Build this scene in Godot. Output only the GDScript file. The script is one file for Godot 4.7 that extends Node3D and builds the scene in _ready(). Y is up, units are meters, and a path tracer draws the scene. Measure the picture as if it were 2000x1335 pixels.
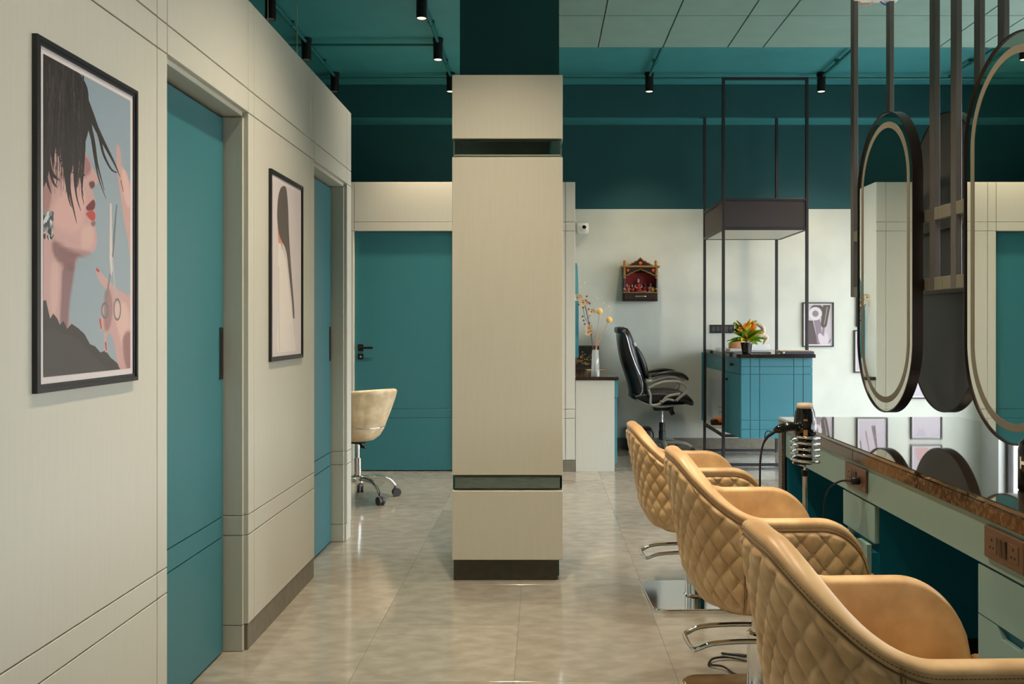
extends Node3D
# A hair salon seen down its aisle. World axes: x to the right, y up, the aisle runs along -z.
# Photo frame 2000x1335; the aisle's vanishing point lies at (CX, CY), focal length FOCAL in pixels of that frame.
const FOCAL := 1750.0
const CX := 1060.0
const CY := 634.0
const EYE := 1.3
var M := {}
var cache := {}
var names := {}
var rng := RandomNumberGenerator.new()

# the place at depth d (metres down the aisle) that a photo pixel looks at
func V(px: float, py: float, d: float) -> Vector3:
	return Vector3((px - CX) * d / FOCAL, EYE - (py - CY) * d / FOCAL, -d)

# ---------------------------------------------------------------- helpers: nodes
func numbered(called: String) -> String:
	if not names.has(called):
		names[called] = 0
		return called
	names[called] += 1
	return "%s_%03d" % [called, names[called]]

func tag(o: Node3D, label: String, category: String, group := "", kind := "") -> Node3D:
	if label: o.set_meta("label", label)
	if category: o.set_meta("category", category)
	if group: o.set_meta("group", group)
	if kind: o.set_meta("kind", kind)
	return o

func thing(called: String, label: String, category: String, at := Vector3.ZERO, turn := 0.0, group := "") -> Node3D:
	var o := Node3D.new()
	o.name = numbered(called)
	add_child(o)
	o.position = at
	o.rotation.y = turn
	return tag(o, label, category, group)

func mi(called: String, mesh: Mesh, m: Material, parent: Node3D = null) -> MeshInstance3D:
	var o := MeshInstance3D.new()
	o.mesh = mesh
	o.material_override = m
	if parent == null:
		o.name = numbered(called)
		add_child(o)
	else:
		o.name = called
		parent.add_child(o, true)
	return o

func obj(called: String, st: SurfaceTool, m: Material, parent: Node3D = null) -> MeshInstance3D:
	st.generate_normals()
	return mi(called, st.commit(), m, parent)

func struct(called: String, st: SurfaceTool, m: Material, label := "") -> MeshInstance3D:
	var o := obj(called, st, m)
	tag(o, label, "", "", "structure")
	return o

func dup(o: Node3D, at: Vector3, turn: float, label: String) -> Node3D:
	var base := String(o.name)
	var c: Node3D = o.duplicate()
	c.name = numbered(base)
	add_child(c)
	c.position = at
	c.rotation.y = turn
	c.set_meta("label", label)
	return c

# ---------------------------------------------------------------- helpers: shapes
func sk() -> SurfaceTool:
	var s := SurfaceTool.new()
	s.begin(Mesh.PRIMITIVE_TRIANGLES)
	s.set_smooth_group(-1)
	return s

func tri_out(s: SurfaceTool, a: Vector3, b: Vector3, c: Vector3, from: Vector3) -> void:
	if (a - c).cross(a - b).dot((a + b + c) / 3.0 - from) < 0.0:
		var t := b
		b = c
		c = t
	s.add_vertex(a); s.add_vertex(b); s.add_vertex(c)

func quad_out(s: SurfaceTool, a: Vector3, b: Vector3, c: Vector3, d: Vector3, from: Vector3) -> void:
	tri_out(s, a, b, c, from)
	tri_out(s, a, c, d, from)

# box with chamfered edges
func cbox(s: SurfaceTool, at: Vector3, size: Vector3, bev := 0.0, turn := Basis.IDENTITY) -> void:
	s.set_smooth_group(-1)
	var h := size * 0.5
	bev = minf(bev, minf(h.x, minf(h.y, h.z)) * 0.9)
	var k := h - Vector3.ONE * bev
	var corner := func(ax: int, sx: float, sy: float, sz: float) -> Vector3:
		var v := Vector3(sx * (h.x if ax == 0 else k.x), sy * (h.y if ax == 1 else k.y), sz * (h.z if ax == 2 else k.z))
		return at + turn * v
	for g in [-1.0, 1.0]:
		quad_out(s, corner.call(0, g, -1, -1), corner.call(0, g, 1, -1), corner.call(0, g, 1, 1), corner.call(0, g, -1, 1), at)
		quad_out(s, corner.call(1, -1, g, -1), corner.call(1, 1, g, -1), corner.call(1, 1, g, 1), corner.call(1, -1, g, 1), at)
		quad_out(s, corner.call(2, -1, -1, g), corner.call(2, 1, -1, g), corner.call(2, 1, 1, g), corner.call(2, -1, 1, g), at)
	if bev <= 0.0:
		return
	for g in [-1.0, 1.0]:
		for j in [-1.0, 1.0]:
			quad_out(s, corner.call(0, g, j, -1), corner.call(0, g, j, 1), corner.call(1, g, j, 1), corner.call(1, g, j, -1), at)
			quad_out(s, corner.call(0, g, -1, j), corner.call(0, g, 1, j), corner.call(2, g, 1, j), corner.call(2, g, -1, j), at)
			quad_out(s, corner.call(1, -1, g, j), corner.call(1, 1, g, j), corner.call(2, 1, g, j), corner.call(2, -1, g, j), at)
			for i in [-1.0, 1.0]:
				tri_out(s, corner.call(0, g, j, i), corner.call(1, g, j, i), corner.call(2, g, j, i), at)

# box between two corners
func span(s: SurfaceTool, a: Vector3, b: Vector3, bev := 0.0) -> void:
	cbox(s, (a + b) * 0.5, (b - a).abs(), bev)

# a chamfered box piece as a node of its own; meshes of equal size are shared
func piece(parent: Node3D, called: String, a: Vector3, b: Vector3, m: Material, bev := 0.001) -> MeshInstance3D:
	var size := (b - a).abs()
	var key := "%.4f %.4f %.4f %.4f" % [size.x, size.y, size.z, bev]
	if not cache.has(key):
		var s := sk()
		cbox(s, Vector3.ZERO, size, bev)
		s.generate_normals()
		cache[key] = s.commit()
	var o := mi(called, cache[key], m, parent)
	o.position = (a + b) * 0.5
	return o

# rounded cushion-like box
func rbox(s: SurfaceTool, at: Vector3, size: Vector3, r: float, n := 8, turn := Basis.IDENTITY) -> void:
	s.set_smooth_group(0)
	var h := size * 0.5
	r = minf(r, minf(h.x, minf(h.y, h.z)))
	var k := h - Vector3.ONE * r
	for ax in 3:
		for g in [-1.0, 1.0]:
			var pts := []
			for i in n + 1:
				for j in n + 1:
					# denser near the edges
					var u := -cos(PI * i / n)
					var w := -cos(PI * j / n)
					var q := Vector3.ZERO
					q[ax] = g * h[ax]
					q[(ax + 1) % 3] = u * h[(ax + 1) % 3]
					q[(ax + 2) % 3] = w * h[(ax + 2) % 3]
					var inner := q.clamp(-k, k)
					var d := (q - inner)
					pts.append(at + turn * (inner + d.normalized() * r))
			for i in n:
				for j in n:
					quad_out(s, pts[i * (n + 1) + j], pts[(i + 1) * (n + 1) + j], pts[(i + 1) * (n + 1) + j + 1], pts[i * (n + 1) + j + 1], at)

# swept round bar along points; r may be one radius or one per point
func tube(s: SurfaceTool, pts: Array, r, sides := 10, closed := false) -> void:
	s.set_smooth_group(0)
	var n := pts.size()
	var rings := []
	var side := Vector3.ZERO
	for i in n:
		var p: Vector3 = pts[i]
		var before: Vector3 = pts[(i - 1 + n) % n] if closed or i > 0 else pts[i]
		var after: Vector3 = pts[(i + 1) % n] if closed or i < n - 1 else pts[i]
		var dir := (after - before).normalized()
		if side == Vector3.ZERO:
			side = dir.cross(Vector3.UP if absf(dir.y) < 0.9 else Vector3.RIGHT).normalized()
		side = (side - dir * side.dot(dir)).normalized()
		var up := dir.cross(side)
		var rr: float = r[i] if r is Array else r
		var ring := []
		for k in sides:
			var a := TAU * k / sides
			ring.append(p + (side * cos(a) + up * sin(a)) * rr)
		rings.append(ring)
	for i in (n if closed else n - 1):
		var j := (i + 1) % n
		var mid: Vector3 = (pts[i] + pts[j]) * 0.5
		for k in sides:
			var l := (k + 1) % sides
			quad_out(s, rings[i][k], rings[i][l], rings[j][l], rings[j][k], mid)
	if not closed:
		s.set_smooth_group(1)
		for e in [0, n - 1]:
			var inside: Vector3 = pts[1] if e == 0 else pts[n - 2]
			for k in sides:
				tri_out(s, pts[e], rings[e][k], rings[e][(k + 1) % sides], inside)

# smooth curve through points
func curve(pts: Array, per := 8, closed := false) -> Array:
	var res := []
	var n := pts.size()
	for i in (n if closed else n - 1):
		var a: Vector3 = pts[(i - 1 + n) % n] if closed or i > 0 else pts[i]
		var b: Vector3 = pts[i]
		var c: Vector3 = pts[(i + 1) % n]
		var d: Vector3 = pts[(i + 2) % n] if closed or i < n - 2 else pts[(i + 1) % n]
		for k in per:
			res.append(b.cubic_interpolate(c, a, d, float(k) / per))
	if not closed:
		res.append(pts[n - 1])
	return res

# turned shape: profile of (radius, height)
func lathe(s: SurfaceTool, prof: Array, seg := 24, xf := Transform3D.IDENTITY, smooth := true) -> void:
	for i in prof.size() - 1:
		var a: Vector2 = prof[i]
		var b: Vector2 = prof[i + 1]
		if smooth: s.set_smooth_group(0)
		else: s.set_smooth_group(i + 2)
		for k in seg:
			var t0 := TAU * k / seg
			var t1 := TAU * (k + 1) / seg
			var p0 := xf * Vector3(a.x * cos(t0), a.y, a.x * sin(t0))
			var p1 := xf * Vector3(a.x * cos(t1), a.y, a.x * sin(t1))
			var p2 := xf * Vector3(b.x * cos(t1), b.y, b.x * sin(t1))
			var p3 := xf * Vector3(b.x * cos(t0), b.y, b.x * sin(t0))
			for v in ([p0, p1, p2] if a.x > 1e-6 else []) + ([p0, p2, p3] if b.x > 1e-6 else []):
				s.add_vertex(v)

# flat polygon (x, y) pulled out along z from z0 to z1, through xf
func prism(s: SurfaceTool, poly: Array, z0: float, z1: float, xf := Transform3D.IDENTITY, smooth_side := false) -> void:
	var p := PackedVector2Array(poly)
	var idx := Geometry2D.triangulate_polygon(p)
	var mid := Vector2.ZERO
	for q in p: mid += q / p.size()
	s.set_smooth_group(-1)
	for i in range(0, idx.size(), 3):
		for z in [z0, z1]:
			var o := xf * Vector3(mid.x, mid.y, z + (1.0 if z == z0 else -1.0) * signf(z1 - z0) * 10.0)
			tri_out(s, xf * Vector3(p[idx[i]].x, p[idx[i]].y, z), xf * Vector3(p[idx[i + 1]].x, p[idx[i + 1]].y, z), xf * Vector3(p[idx[i + 2]].x, p[idx[i + 2]].y, z), o)
	s.set_smooth_group(3 if smooth_side else -1)
	for i in p.size():
		var a := p[i]
		var b := p[(i + 1) % p.size()]
		var inn := (a + b) * 0.5 + Vector2(b.y - a.y, a.x - b.x).normalized() * 0.0002
		if not Geometry2D.is_point_in_polygon(inn, p):
			inn = (a + b) - inn
		var o := xf * Vector3(inn.x, inn.y, (z0 + z1) * 0.5)
		quad_out(s, xf * Vector3(a.x, a.y, z0), xf * Vector3(b.x, b.y, z0), xf * Vector3(b.x, b.y, z1), xf * Vector3(a.x, a.y, z1), o)

# grid surface from a function of (i, j)
func sheet(s: SurfaceTool, nu: int, nv: int, f: Callable, flip := false) -> void:
	s.set_smooth_group(0)
	var row := []
	for i in nu + 1:
		var next := []
		for j in nv + 1:
			next.append(f.call(float(i) / nu, float(j) / nv))
		if i:
			for j in nv:
				var q := [row[j], next[j], next[j + 1], row[j + 1]]
				if flip: q.reverse()
				for k in [0, 1, 2, 0, 2, 3]:
					s.add_vertex(q[k])
		row = next

func ball(s: SurfaceTool, at: Vector3, r: Vector3, n := 12) -> void:
	s.set_smooth_group(0)
	sheet(s, n * 2, n, func(u: float, v: float):
		return at + Vector3(cos(TAU * u) * sin(PI * v), cos(PI * v), sin(TAU * u) * sin(PI * v)) * r)

# quad with texture coordinates, for prints: corners top-left, top-right, bottom-right, bottom-left as seen from the front
func print_quad(tl: Vector3, tr: Vector3, br: Vector3, bl: Vector3) -> ArrayMesh:
	var s := SurfaceTool.new()
	s.begin(Mesh.PRIMITIVE_TRIANGLES)
	var n := (tl - bl).cross(tr - tl).normalized() * -1.0
	for v in [[tl, Vector2(0, 0)], [tr, Vector2(1, 0)], [br, Vector2(1, 1)], [tl, Vector2(0, 0)], [br, Vector2(1, 1)], [bl, Vector2(0, 1)]]:
		s.set_normal(n)
		s.set_uv(v[1])
		s.add_vertex(v[0])
	return s.commit()

func stadium(w: float, h: float, n := 48) -> Array:
	var r := w * 0.5
	var p := []
	for i in n + 1:
		var a := PI * i / n
		p.append(Vector2(r * cos(a), h * 0.5 - r + r * sin(a)))
	for i in n + 1:
		var a := PI + PI * i / n
		p.append(Vector2(r * cos(a), -h * 0.5 + r + r * sin(a)))
	return p

func ring_prism(s: SurfaceTool, outer: Array, inner: Array, z0: float, z1: float, xf: Transform3D) -> void:
	s.set_smooth_group(-1)
	var n := outer.size()
	for i in n:
		var j := (i + 1) % n
		var a: Vector2 = outer[i]
		var b: Vector2 = outer[j]
		var c: Vector2 = inner[j]
		var d: Vector2 = inner[i]
		var m := (a + b + c + d) * 0.25
		var o := xf * Vector3(m.x, m.y, (z0 + z1) * 0.5)
		for z in [z0, z1]:
			quad_out(s, xf * Vector3(a.x, a.y, z), xf * Vector3(b.x, b.y, z), xf * Vector3(c.x, c.y, z), xf * Vector3(d.x, d.y, z), o)
		quad_out(s, xf * Vector3(a.x, a.y, z0), xf * Vector3(b.x, b.y, z0), xf * Vector3(b.x, b.y, z1), xf * Vector3(a.x, a.y, z1), o)
		quad_out(s, xf * Vector3(d.x, d.y, z0), xf * Vector3(c.x, c.y, z0), xf * Vector3(c.x, c.y, z1), xf * Vector3(d.x, d.y, z1), o)

# ---------------------------------------------------------------- helpers: materials
func noise_tex(size: int, freq: float, octaves: int, seed_: int, lo: Color, hi: Color, gain := 1.6) -> ImageTexture:
	var n := FastNoiseLite.new()
	n.seed = seed_
	n.noise_type = FastNoiseLite.TYPE_SIMPLEX
	n.frequency = freq
	n.fractal_octaves = octaves
	var g := n.get_seamless_image(size, size)
	var im := Image.create(size, size, false, Image.FORMAT_RGB8)
	for y in size:
		for x in size:
			var v := clampf((g.get_pixel(x, y).r - 0.5) * gain + 0.5, 0.0, 1.0)
			im.set_pixel(x, y, lo.lerp(hi, v))
	return ImageTexture.create_from_image(im)

func mat(key: String, c: Color, rough := 0.5, metal := 0.0, tex: Texture2D = null, scale := Vector3.ONE, world := true) -> StandardMaterial3D:
	var m := StandardMaterial3D.new()
	m.resource_name = key
	m.albedo_color = c
	m.roughness = rough
	m.metallic = metal
	if tex:
		m.albedo_texture = tex
		m.uv1_triplanar = true
		m.uv1_world_triplanar = world
		m.uv1_scale = scale
	M[key] = m
	return m

func rgb(r: int, g: int, b: int) -> Color:
	return Color8(r, g, b)

# ================================================================ the scene
func _ready() -> void:
	rng.seed = 7
	view_and_light()
	materials()
	draw_prints()
	shell()
	ceiling_things()
	column()
	left_side()
	corridor_partition()
	stations()
	salon_chairs()
	reception()
	back_counter()
	far_wall_things()
	office_chair()
	stool_chair()
	small_things()

func view_and_light() -> void:
	var cam := Camera3D.new()
	cam.name = "camera"
	cam.projection = Camera3D.PROJECTION_FRUSTUM
	cam.near = 0.05
	cam.far = 60.0
	cam.size = 0.05 * 1335.0 / FOCAL
	cam.frustum_offset = Vector2((1000.0 - CX) / FOCAL * 0.05, (CY - 667.5) / FOCAL * 0.05)
	cam.position = Vector3(0, EYE, 0)
	cam.current = true
	add_child(cam)
	# overcast daylight, coming in through the glazing on the right and behind the camera
	var sky_m := ProceduralSkyMaterial.new()
	sky_m.sky_top_color = rgb(225, 235, 245)
	sky_m.sky_horizon_color = rgb(240, 244, 248)
	sky_m.ground_bottom_color = rgb(150, 148, 142)
	sky_m.ground_horizon_color = rgb(205, 205, 202)
	sky_m.sun_angle_max = 0.0
	sky_m.energy_multiplier = SKY_ENERGY
	var sky := Sky.new()
	sky.sky_material = sky_m
	var env := Environment.new()
	env.background_mode = Environment.BG_SKY
	env.sky = sky
	env.tonemap_mode = Environment.TONE_MAPPER_LINEAR
	env.tonemap_exposure = EXPOSURE
	env.sdfgi_enabled = true
	env.ssao_enabled = true
	env.ssil_enabled = true
	var we := WorldEnvironment.new()
	we.name = "environment"
	we.environment = env
	add_child(we)

const SKY_ENERGY := 14.0
const EXPOSURE := 0.93
const SPOT_ENERGY := 2.7
const WARM := Color(1.0, 0.91, 0.79)

func materials() -> void:
	var streak := noise_tex(256, 0.02, 4, 11, Color(0.99, 0.99, 0.988), Color(1, 1, 1))
	var cloud := noise_tex(512, 0.02, 6, 21, Color(0.90, 0.89, 0.87), Color(1, 1, 1), 1.3)
	var soft := noise_tex(256, 0.015, 4, 31, Color(0.97, 0.97, 0.97), Color(1, 1, 1))
	var speck := noise_tex(512, 0.09, 3, 41, Color(0.25, 0.22, 0.2), Color(1, 0.96, 0.9), 3.0)
	var marble := noise_tex(512, 0.03, 6, 61, Color(0.5, 0.44, 0.38), Color(1, 0.96, 0.9), 2.0)
	var patch := noise_tex(256, 0.012, 4, 51, Color(0.86, 0.82, 0.78), Color(1, 1, 1), 1.5)
	mat("cream", rgb(199, 198, 185), 0.42, 0.0, streak, Vector3(9, 0.4, 9))
	mat("far_paint", rgb(206, 209, 198), 0.65, 0.0, soft, Vector3(0.5, 0.5, 0.5))
	mat("teal_door", rgb(50, 114, 122), 0.36, 0.0, streak, Vector3(7, 0.5, 7))
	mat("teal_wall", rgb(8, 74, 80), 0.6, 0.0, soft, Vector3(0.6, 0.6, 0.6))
	mat("teal_ceiling", rgb(50, 134, 143), 0.65, 0.0, soft, Vector3(0.6, 0.6, 0.6))  # kept lighter than the wall teal to carry light on downward faces
	mat("teal_panel", rgb(116, 154, 148), 0.6, 0.0, soft, Vector3(0.8, 0.8, 0.8))
	mat("teal_desk", rgb(60, 130, 144), 0.35, 0.0, streak, Vector3(7, 0.5, 7))
	mat("teal_deep", rgb(4, 100, 124), 0.4, 0.0, streak, Vector3(7, 0.5, 7))
	mat("sage", rgb(120, 150, 144), 0.38, 0.0, streak, Vector3(6, 0.5, 6))
	for k in 4:
		var f: float = [1.0, 0.95, 0.975, 0.92][k]
		var m := mat("tile%d" % k, Color(0.625 * f, 0.612 * f, 0.575 * f), 0.11, 0.0, cloud, Vector3(0.55, 0.55, 0.95))
		m.uv1_offset = Vector3(0.31 * k, 0, 0.17 * k)
		m.metallic_specular = 0.6
	mat("grout", rgb(150, 145, 132), 0.8)
	mat("skirting", rgb(122, 116, 102), 0.45, 0.0, cloud, Vector3(1.2, 1.2, 1.2))
	mat("granite_brown", rgb(90, 70, 55), 0.08, 0.0, marble, Vector3(2.2, 2.2, 2.2))
	mat("granite_top", rgb(70, 62, 54), 0.05, 0.0, speck, Vector3(2.6, 2.6, 2.6)).metallic_specular = 0.9
	M.granite_top.clearcoat_enabled = true
	M.granite_top.clearcoat = 1.0
	M.granite_top.clearcoat_roughness = 0.02
	mat("granite_dark", rgb(62, 54, 48), 0.12, 0.0, speck, Vector3(3, 3, 3))
	mat("black_metal", rgb(24, 22, 22), 0.4, 0.4)
	mat("tube_metal", rgb(96, 92, 88), 0.4, 0.25)
	mat("bronze", rgb(60, 50, 46), 0.32, 0.85)
	mat("rail_metal", rgb(122, 118, 102), 0.45, 0.15)
	mat("mirror_back", rgb(88, 84, 80), 0.4, 0.1, streak, Vector3(3, 0.6, 3))
	mat("mirror", rgb(235, 240, 236), 0.0, 1.0)
	mat("mirror_strip", rgb(150, 165, 158), 0.02, 1.0)
	mat("granite_plinth", rgb(70, 66, 56), 0.25, 0.0, cloud, Vector3(1.5, 1.5, 1.5))
	mat("granite_edge", rgb(118, 110, 98), 0.3, 0.0, speck, Vector3(2.2, 2.2, 2.2))
	mat("wire_orange", rgb(225, 150, 110), 0.5)
	mat("wire_blue", rgb(40, 70, 170), 0.5)
	mat("tube_dark", rgb(52, 50, 52), 0.45, 0.5)
	mat("tan_card", rgb(190, 162, 130), 0.7)
	mat("frost", rgb(132, 124, 108), 0.6, 0.2)
	mat("chrome", rgb(225, 225, 225), 0.06, 1.0)
	mat("silver", rgb(186, 182, 174), 0.32, 0.35)
	mat("leather", rgb(220, 186, 138), 0.38, 0.0, patch, Vector3(2.0, 2.0, 2.0), false)
	mat("leather_pale", rgb(226, 206, 168), 0.42, 0.0, patch, Vector3(3, 3, 3), false)
	mat("thread", rgb(120, 88, 56), 0.7)
	mat("black_leather", rgb(18, 17, 18), 0.32)
	mat("black_plastic", rgb(16, 16, 17), 0.35)
	mat("black_gloss", rgb(12, 12, 13), 0.12)
	mat("grey_plastic", rgb(60, 58, 58), 0.5)
	mat("wenge", rgb(56, 44, 42), 0.5, 0.0, streak, Vector3(1.0, 12, 12))
	mat("picture_frame", rgb(28, 28, 32), 0.35)
	mat("mat_board", rgb(214, 206, 206), 0.6)
	mat("white", rgb(232, 232, 228), 0.5)
	mat("white_wall", rgb(214, 216, 212), 0.6)
	mat("pipe", rgb(30, 104, 104), 0.4)
	mat("socket", rgb(96, 74, 58), 0.4, 0.35)
	mat("socket_dark", rgb(64, 48, 38), 0.45, 0.3)
	mat("hole", rgb(8, 7, 7), 0.7)
	mat("wire", rgb(170, 160, 130), 0.5)
	mat("leaf_green", rgb(120, 165, 40), 0.45)
	mat("leaf_dark", rgb(70, 120, 45), 0.45)
	mat("leaf_yellow", rgb(228, 180, 40), 0.45)
	mat("leaf_orange", rgb(214, 110, 40), 0.45)
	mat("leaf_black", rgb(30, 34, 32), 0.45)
	mat("stem_white", rgb(205, 215, 205), 0.5)
	mat("terracotta", rgb(170, 118, 80), 0.6)
	mat("driftwood", rgb(222, 206, 180), 0.6, 0.0, patch, Vector3(6, 6, 6), false)
	mat("paper", rgb(228, 224, 214), 0.7)
	mat("book_cover", rgb(70, 70, 84), 0.5)
	mat("gold", rgb(160, 120, 66), 0.4, 0.4)
	mat("orange_flower", rgb(222, 86, 24), 0.6)
	mat("shrine_wood", rgb(44, 26, 20), 0.35)
	mat("red_cloth", rgb(176, 28, 34), 0.6)
	mat("pink_cloth", rgb(214, 40, 110), 0.6)
	mat("statue_white", rgb(214, 196, 178), 0.5)
	mat("petal", rgb(226, 198, 156), 0.7)
	mat("petal_core", rgb(170, 120, 76), 0.7)
	mat("berry", rgb(120, 58, 38), 0.6)
	mat("twig", rgb(92, 60, 44), 0.7)
	mat("stalk", rgb(200, 150, 116), 0.6)
	mat("puff", rgb(232, 190, 110), 0.9)
	mat("orange_rubber", rgb(226, 110, 30), 0.5)
	mat("case_grey", rgb(126, 112, 100), 0.35, 0.4)
	mat("case_dark", rgb(66, 54, 48), 0.4)
	mat("nozzle", rgb(176, 158, 138), 0.5)
	mat("label_gold", rgb(170, 125, 70), 0.35, 0.5)
	mat("knob", rgb(16, 14, 14), 0.3, 0.3)
	var glass := mat("glass", Color(0.92, 0.97, 0.95, 0.06), 0.0)
	glass.transparency = BaseMaterial3D.TRANSPARENCY_ALPHA
	var gt := mat("glass_thick", Color(0.9, 0.95, 0.94, 0.25), 0.05)
	gt.transparency = BaseMaterial3D.TRANSPARENCY_ALPHA
	var glow := mat("lamp_glow", Color(1, 0.95, 0.86), 0.5)
	glow.emission_enabled = true
	glow.emission = Color(1, 0.9, 0.78)
	glow.emission_energy_multiplier = 1.6
	mat("lamp_off", rgb(120, 116, 108), 0.4)

# ---------------------------------------------------------------- the room
const H := 3.76          # structural ceiling
const FAR := 9.48        # far wall
const RIGHT := 4.64      # glazed wall on the right
const LEFT := -3.5
const REAR := -2.6       # glazed wall behind the camera
const LW := -1.1765      # face of the panelled wall on the left
const PART := 7.93       # face of the cross partition

func shell() -> void:
	# floor of 60 cm slabs on a bed
	var s := sk()
	span(s, Vector3(LEFT - 0.15, -0.12, -FAR - 0.15), Vector3(RIGHT + 0.15, -0.012, -REAR + 0.15))
	var fl := struct("floor", s, M.grout, "polished beige grey stone floor in large square slabs")
	var x := -0.105 - 0.6 * 6
	var row := 0
	while x < RIGHT:
		var d := 4.487 - 0.61 * 11
		while d < FAR:
			var a := Vector3(maxf(x, LEFT) + 0.0004, -0.012, -minf(d + 0.61, FAR) + 0.0006)
			var b := Vector3(minf(x + 0.6, RIGHT) - 0.0004, 0.0, -maxf(d, REAR) - 0.0006)
			if b.x - a.x > 0.02 and b.z - a.z > 0.02 and d + 0.61 > REAR:
				# the rooms behind the panelled wall need no slabs
				if not (b.x < LW - 0.25 and d + 0.61 < 5.4):
					piece(fl, "slab", a, b, M["tile%d" % rng.randi_range(0, 3)], 0.0006)
			d += 0.61
		x += 0.6
		row += 1
	# structural ceiling and the beam before the far wall
	s = sk()
	span(s, Vector3(LEFT - 0.15, H, -FAR - 0.15), Vector3(RIGHT + 0.15, H + 0.15, -REAR + 0.15))
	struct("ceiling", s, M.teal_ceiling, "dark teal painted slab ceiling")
	s = sk()
	span(s, Vector3(LEFT, 3.42, -FAR), Vector3(RIGHT, H, -9.18), 0.006)
	var beam := struct("trim_1", s, M.teal_wall, "deep teal concrete beam along the far wall")
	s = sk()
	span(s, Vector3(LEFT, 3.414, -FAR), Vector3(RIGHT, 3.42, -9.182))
	obj("lightened_soffit", s, M.teal_ceiling, beam).set_meta("label", "underside of the beam in teal lightened to look lit from below")  # bounce light on the underside put into a lighter teal than the beam face
	# far wall: pale below, teal above
	s = sk()
	span(s, Vector3(LEFT - 0.15, -0.12, -FAR - 0.15), Vector3(RIGHT + 0.15, 2.524, -FAR))
	var fw := struct("wall_far", s, M.far_paint, "far wall painted pale grey green below and teal above")
	s = sk()
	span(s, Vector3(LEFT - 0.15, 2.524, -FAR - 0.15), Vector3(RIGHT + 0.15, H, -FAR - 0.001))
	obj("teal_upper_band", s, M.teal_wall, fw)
	s = sk()
	span(s, Vector3(0.7, 0, -FAR), Vector3(RIGHT, 0.105, -FAR + 0.012), 0.001)
	struct("baseboard_far", s, M.skirting, "grey stone skirting along the far wall")
	# glazed wall on the right: pier at the far corner, sill-less bays, lintel above
	s = sk()
	span(s, Vector3(RIGHT, 2.75, -FAR), Vector3(RIGHT + 0.2, H, -REAR))
	span(s, Vector3(RIGHT, -0.1, -FAR), Vector3(RIGHT + 0.2, 2.75, -9.12))
	for d in [6.3, 3.4, 0.4]:
		span(s, Vector3(RIGHT, -0.1, -d - 0.15), Vector3(RIGHT + 0.2, 2.75, -d + 0.15))
	span(s, Vector3(RIGHT, -0.1, -0.25), Vector3(RIGHT + 0.2, 2.75, -REAR))
	struct("wall_right", s, M.white_wall, "white wall with tall glazed bays on the right")
	var bays := [[9.12, 6.45], [6.15, 3.55], [3.25, 0.55]]
	for k in 3:
		window("window_%d" % (k + 1), Vector3(RIGHT + 0.1, 0.0, -bays[k][0]), Vector3(RIGHT + 0.1, 2.75, -bays[k][1]), true)
	# wall behind the camera
	s = sk()
	span(s, Vector3(LEFT, -0.1, -REAR), Vector3(RIGHT + 0.2, H, -REAR + 0.2))
	struct("wall_rear", s, M.cream, "plain cream wall behind the aisle")
	# outer wall on the left, above and beyond the panelled rooms
	s = sk()
	span(s, Vector3(LEFT - 0.15, -0.1, -FAR), Vector3(LEFT, H, -REAR))
	struct("wall_left_outer", s, M.teal_wall, "teal outer wall at the end of the side passage")

func window(called: String, a: Vector3, b: Vector3, along_z: bool) -> void:
	var s := sk()
	var w := 0.05
	var t := 0.03
	var n := 2
	if along_z:
		for y in [a.y, b.y - w]:
			span(s, Vector3(a.x - t, y, a.z), Vector3(a.x + t, y + w, b.z), 0.003)
		for k in n + 1:
			var z := lerpf(a.z + w / 2, b.z - w / 2, float(k) / n)
			span(s, Vector3(a.x - t, a.y, z - w / 2), Vector3(a.x + t, b.y, z + w / 2), 0.003)
	else:
		for y in [a.y, b.y - w]:
			span(s, Vector3(a.x, y, a.z - t), Vector3(b.x, y + w, a.z + t), 0.003)
		for k in n + 1:
			var x := lerpf(a.x + w / 2, b.x - w / 2, float(k) / n)
			span(s, Vector3(x - w / 2, a.y, a.z - t), Vector3(x + w / 2, b.y, a.z + t), 0.003)
	var o := struct(called, s, M.black_metal, "tall dark framed window pane bay")
	for k in n:
		var g := sk()
		if along_z:
			span(g, Vector3(a.x - 0.003, a.y + w, lerpf(a.z, b.z, float(k) / n) + w / 2), Vector3(a.x + 0.003, b.y - w, lerpf(a.z, b.z, float(k + 1) / n) - w / 2))
		else:
			span(g, Vector3(lerpf(a.x, b.x, float(k) / n) + w / 2, a.y + w, a.z - 0.003), Vector3(lerpf(a.x, b.x, float(k + 1) / n) - w / 2, b.y - w, a.z + 0.003))
		obj("pane", g, M.glass, o)

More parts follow.
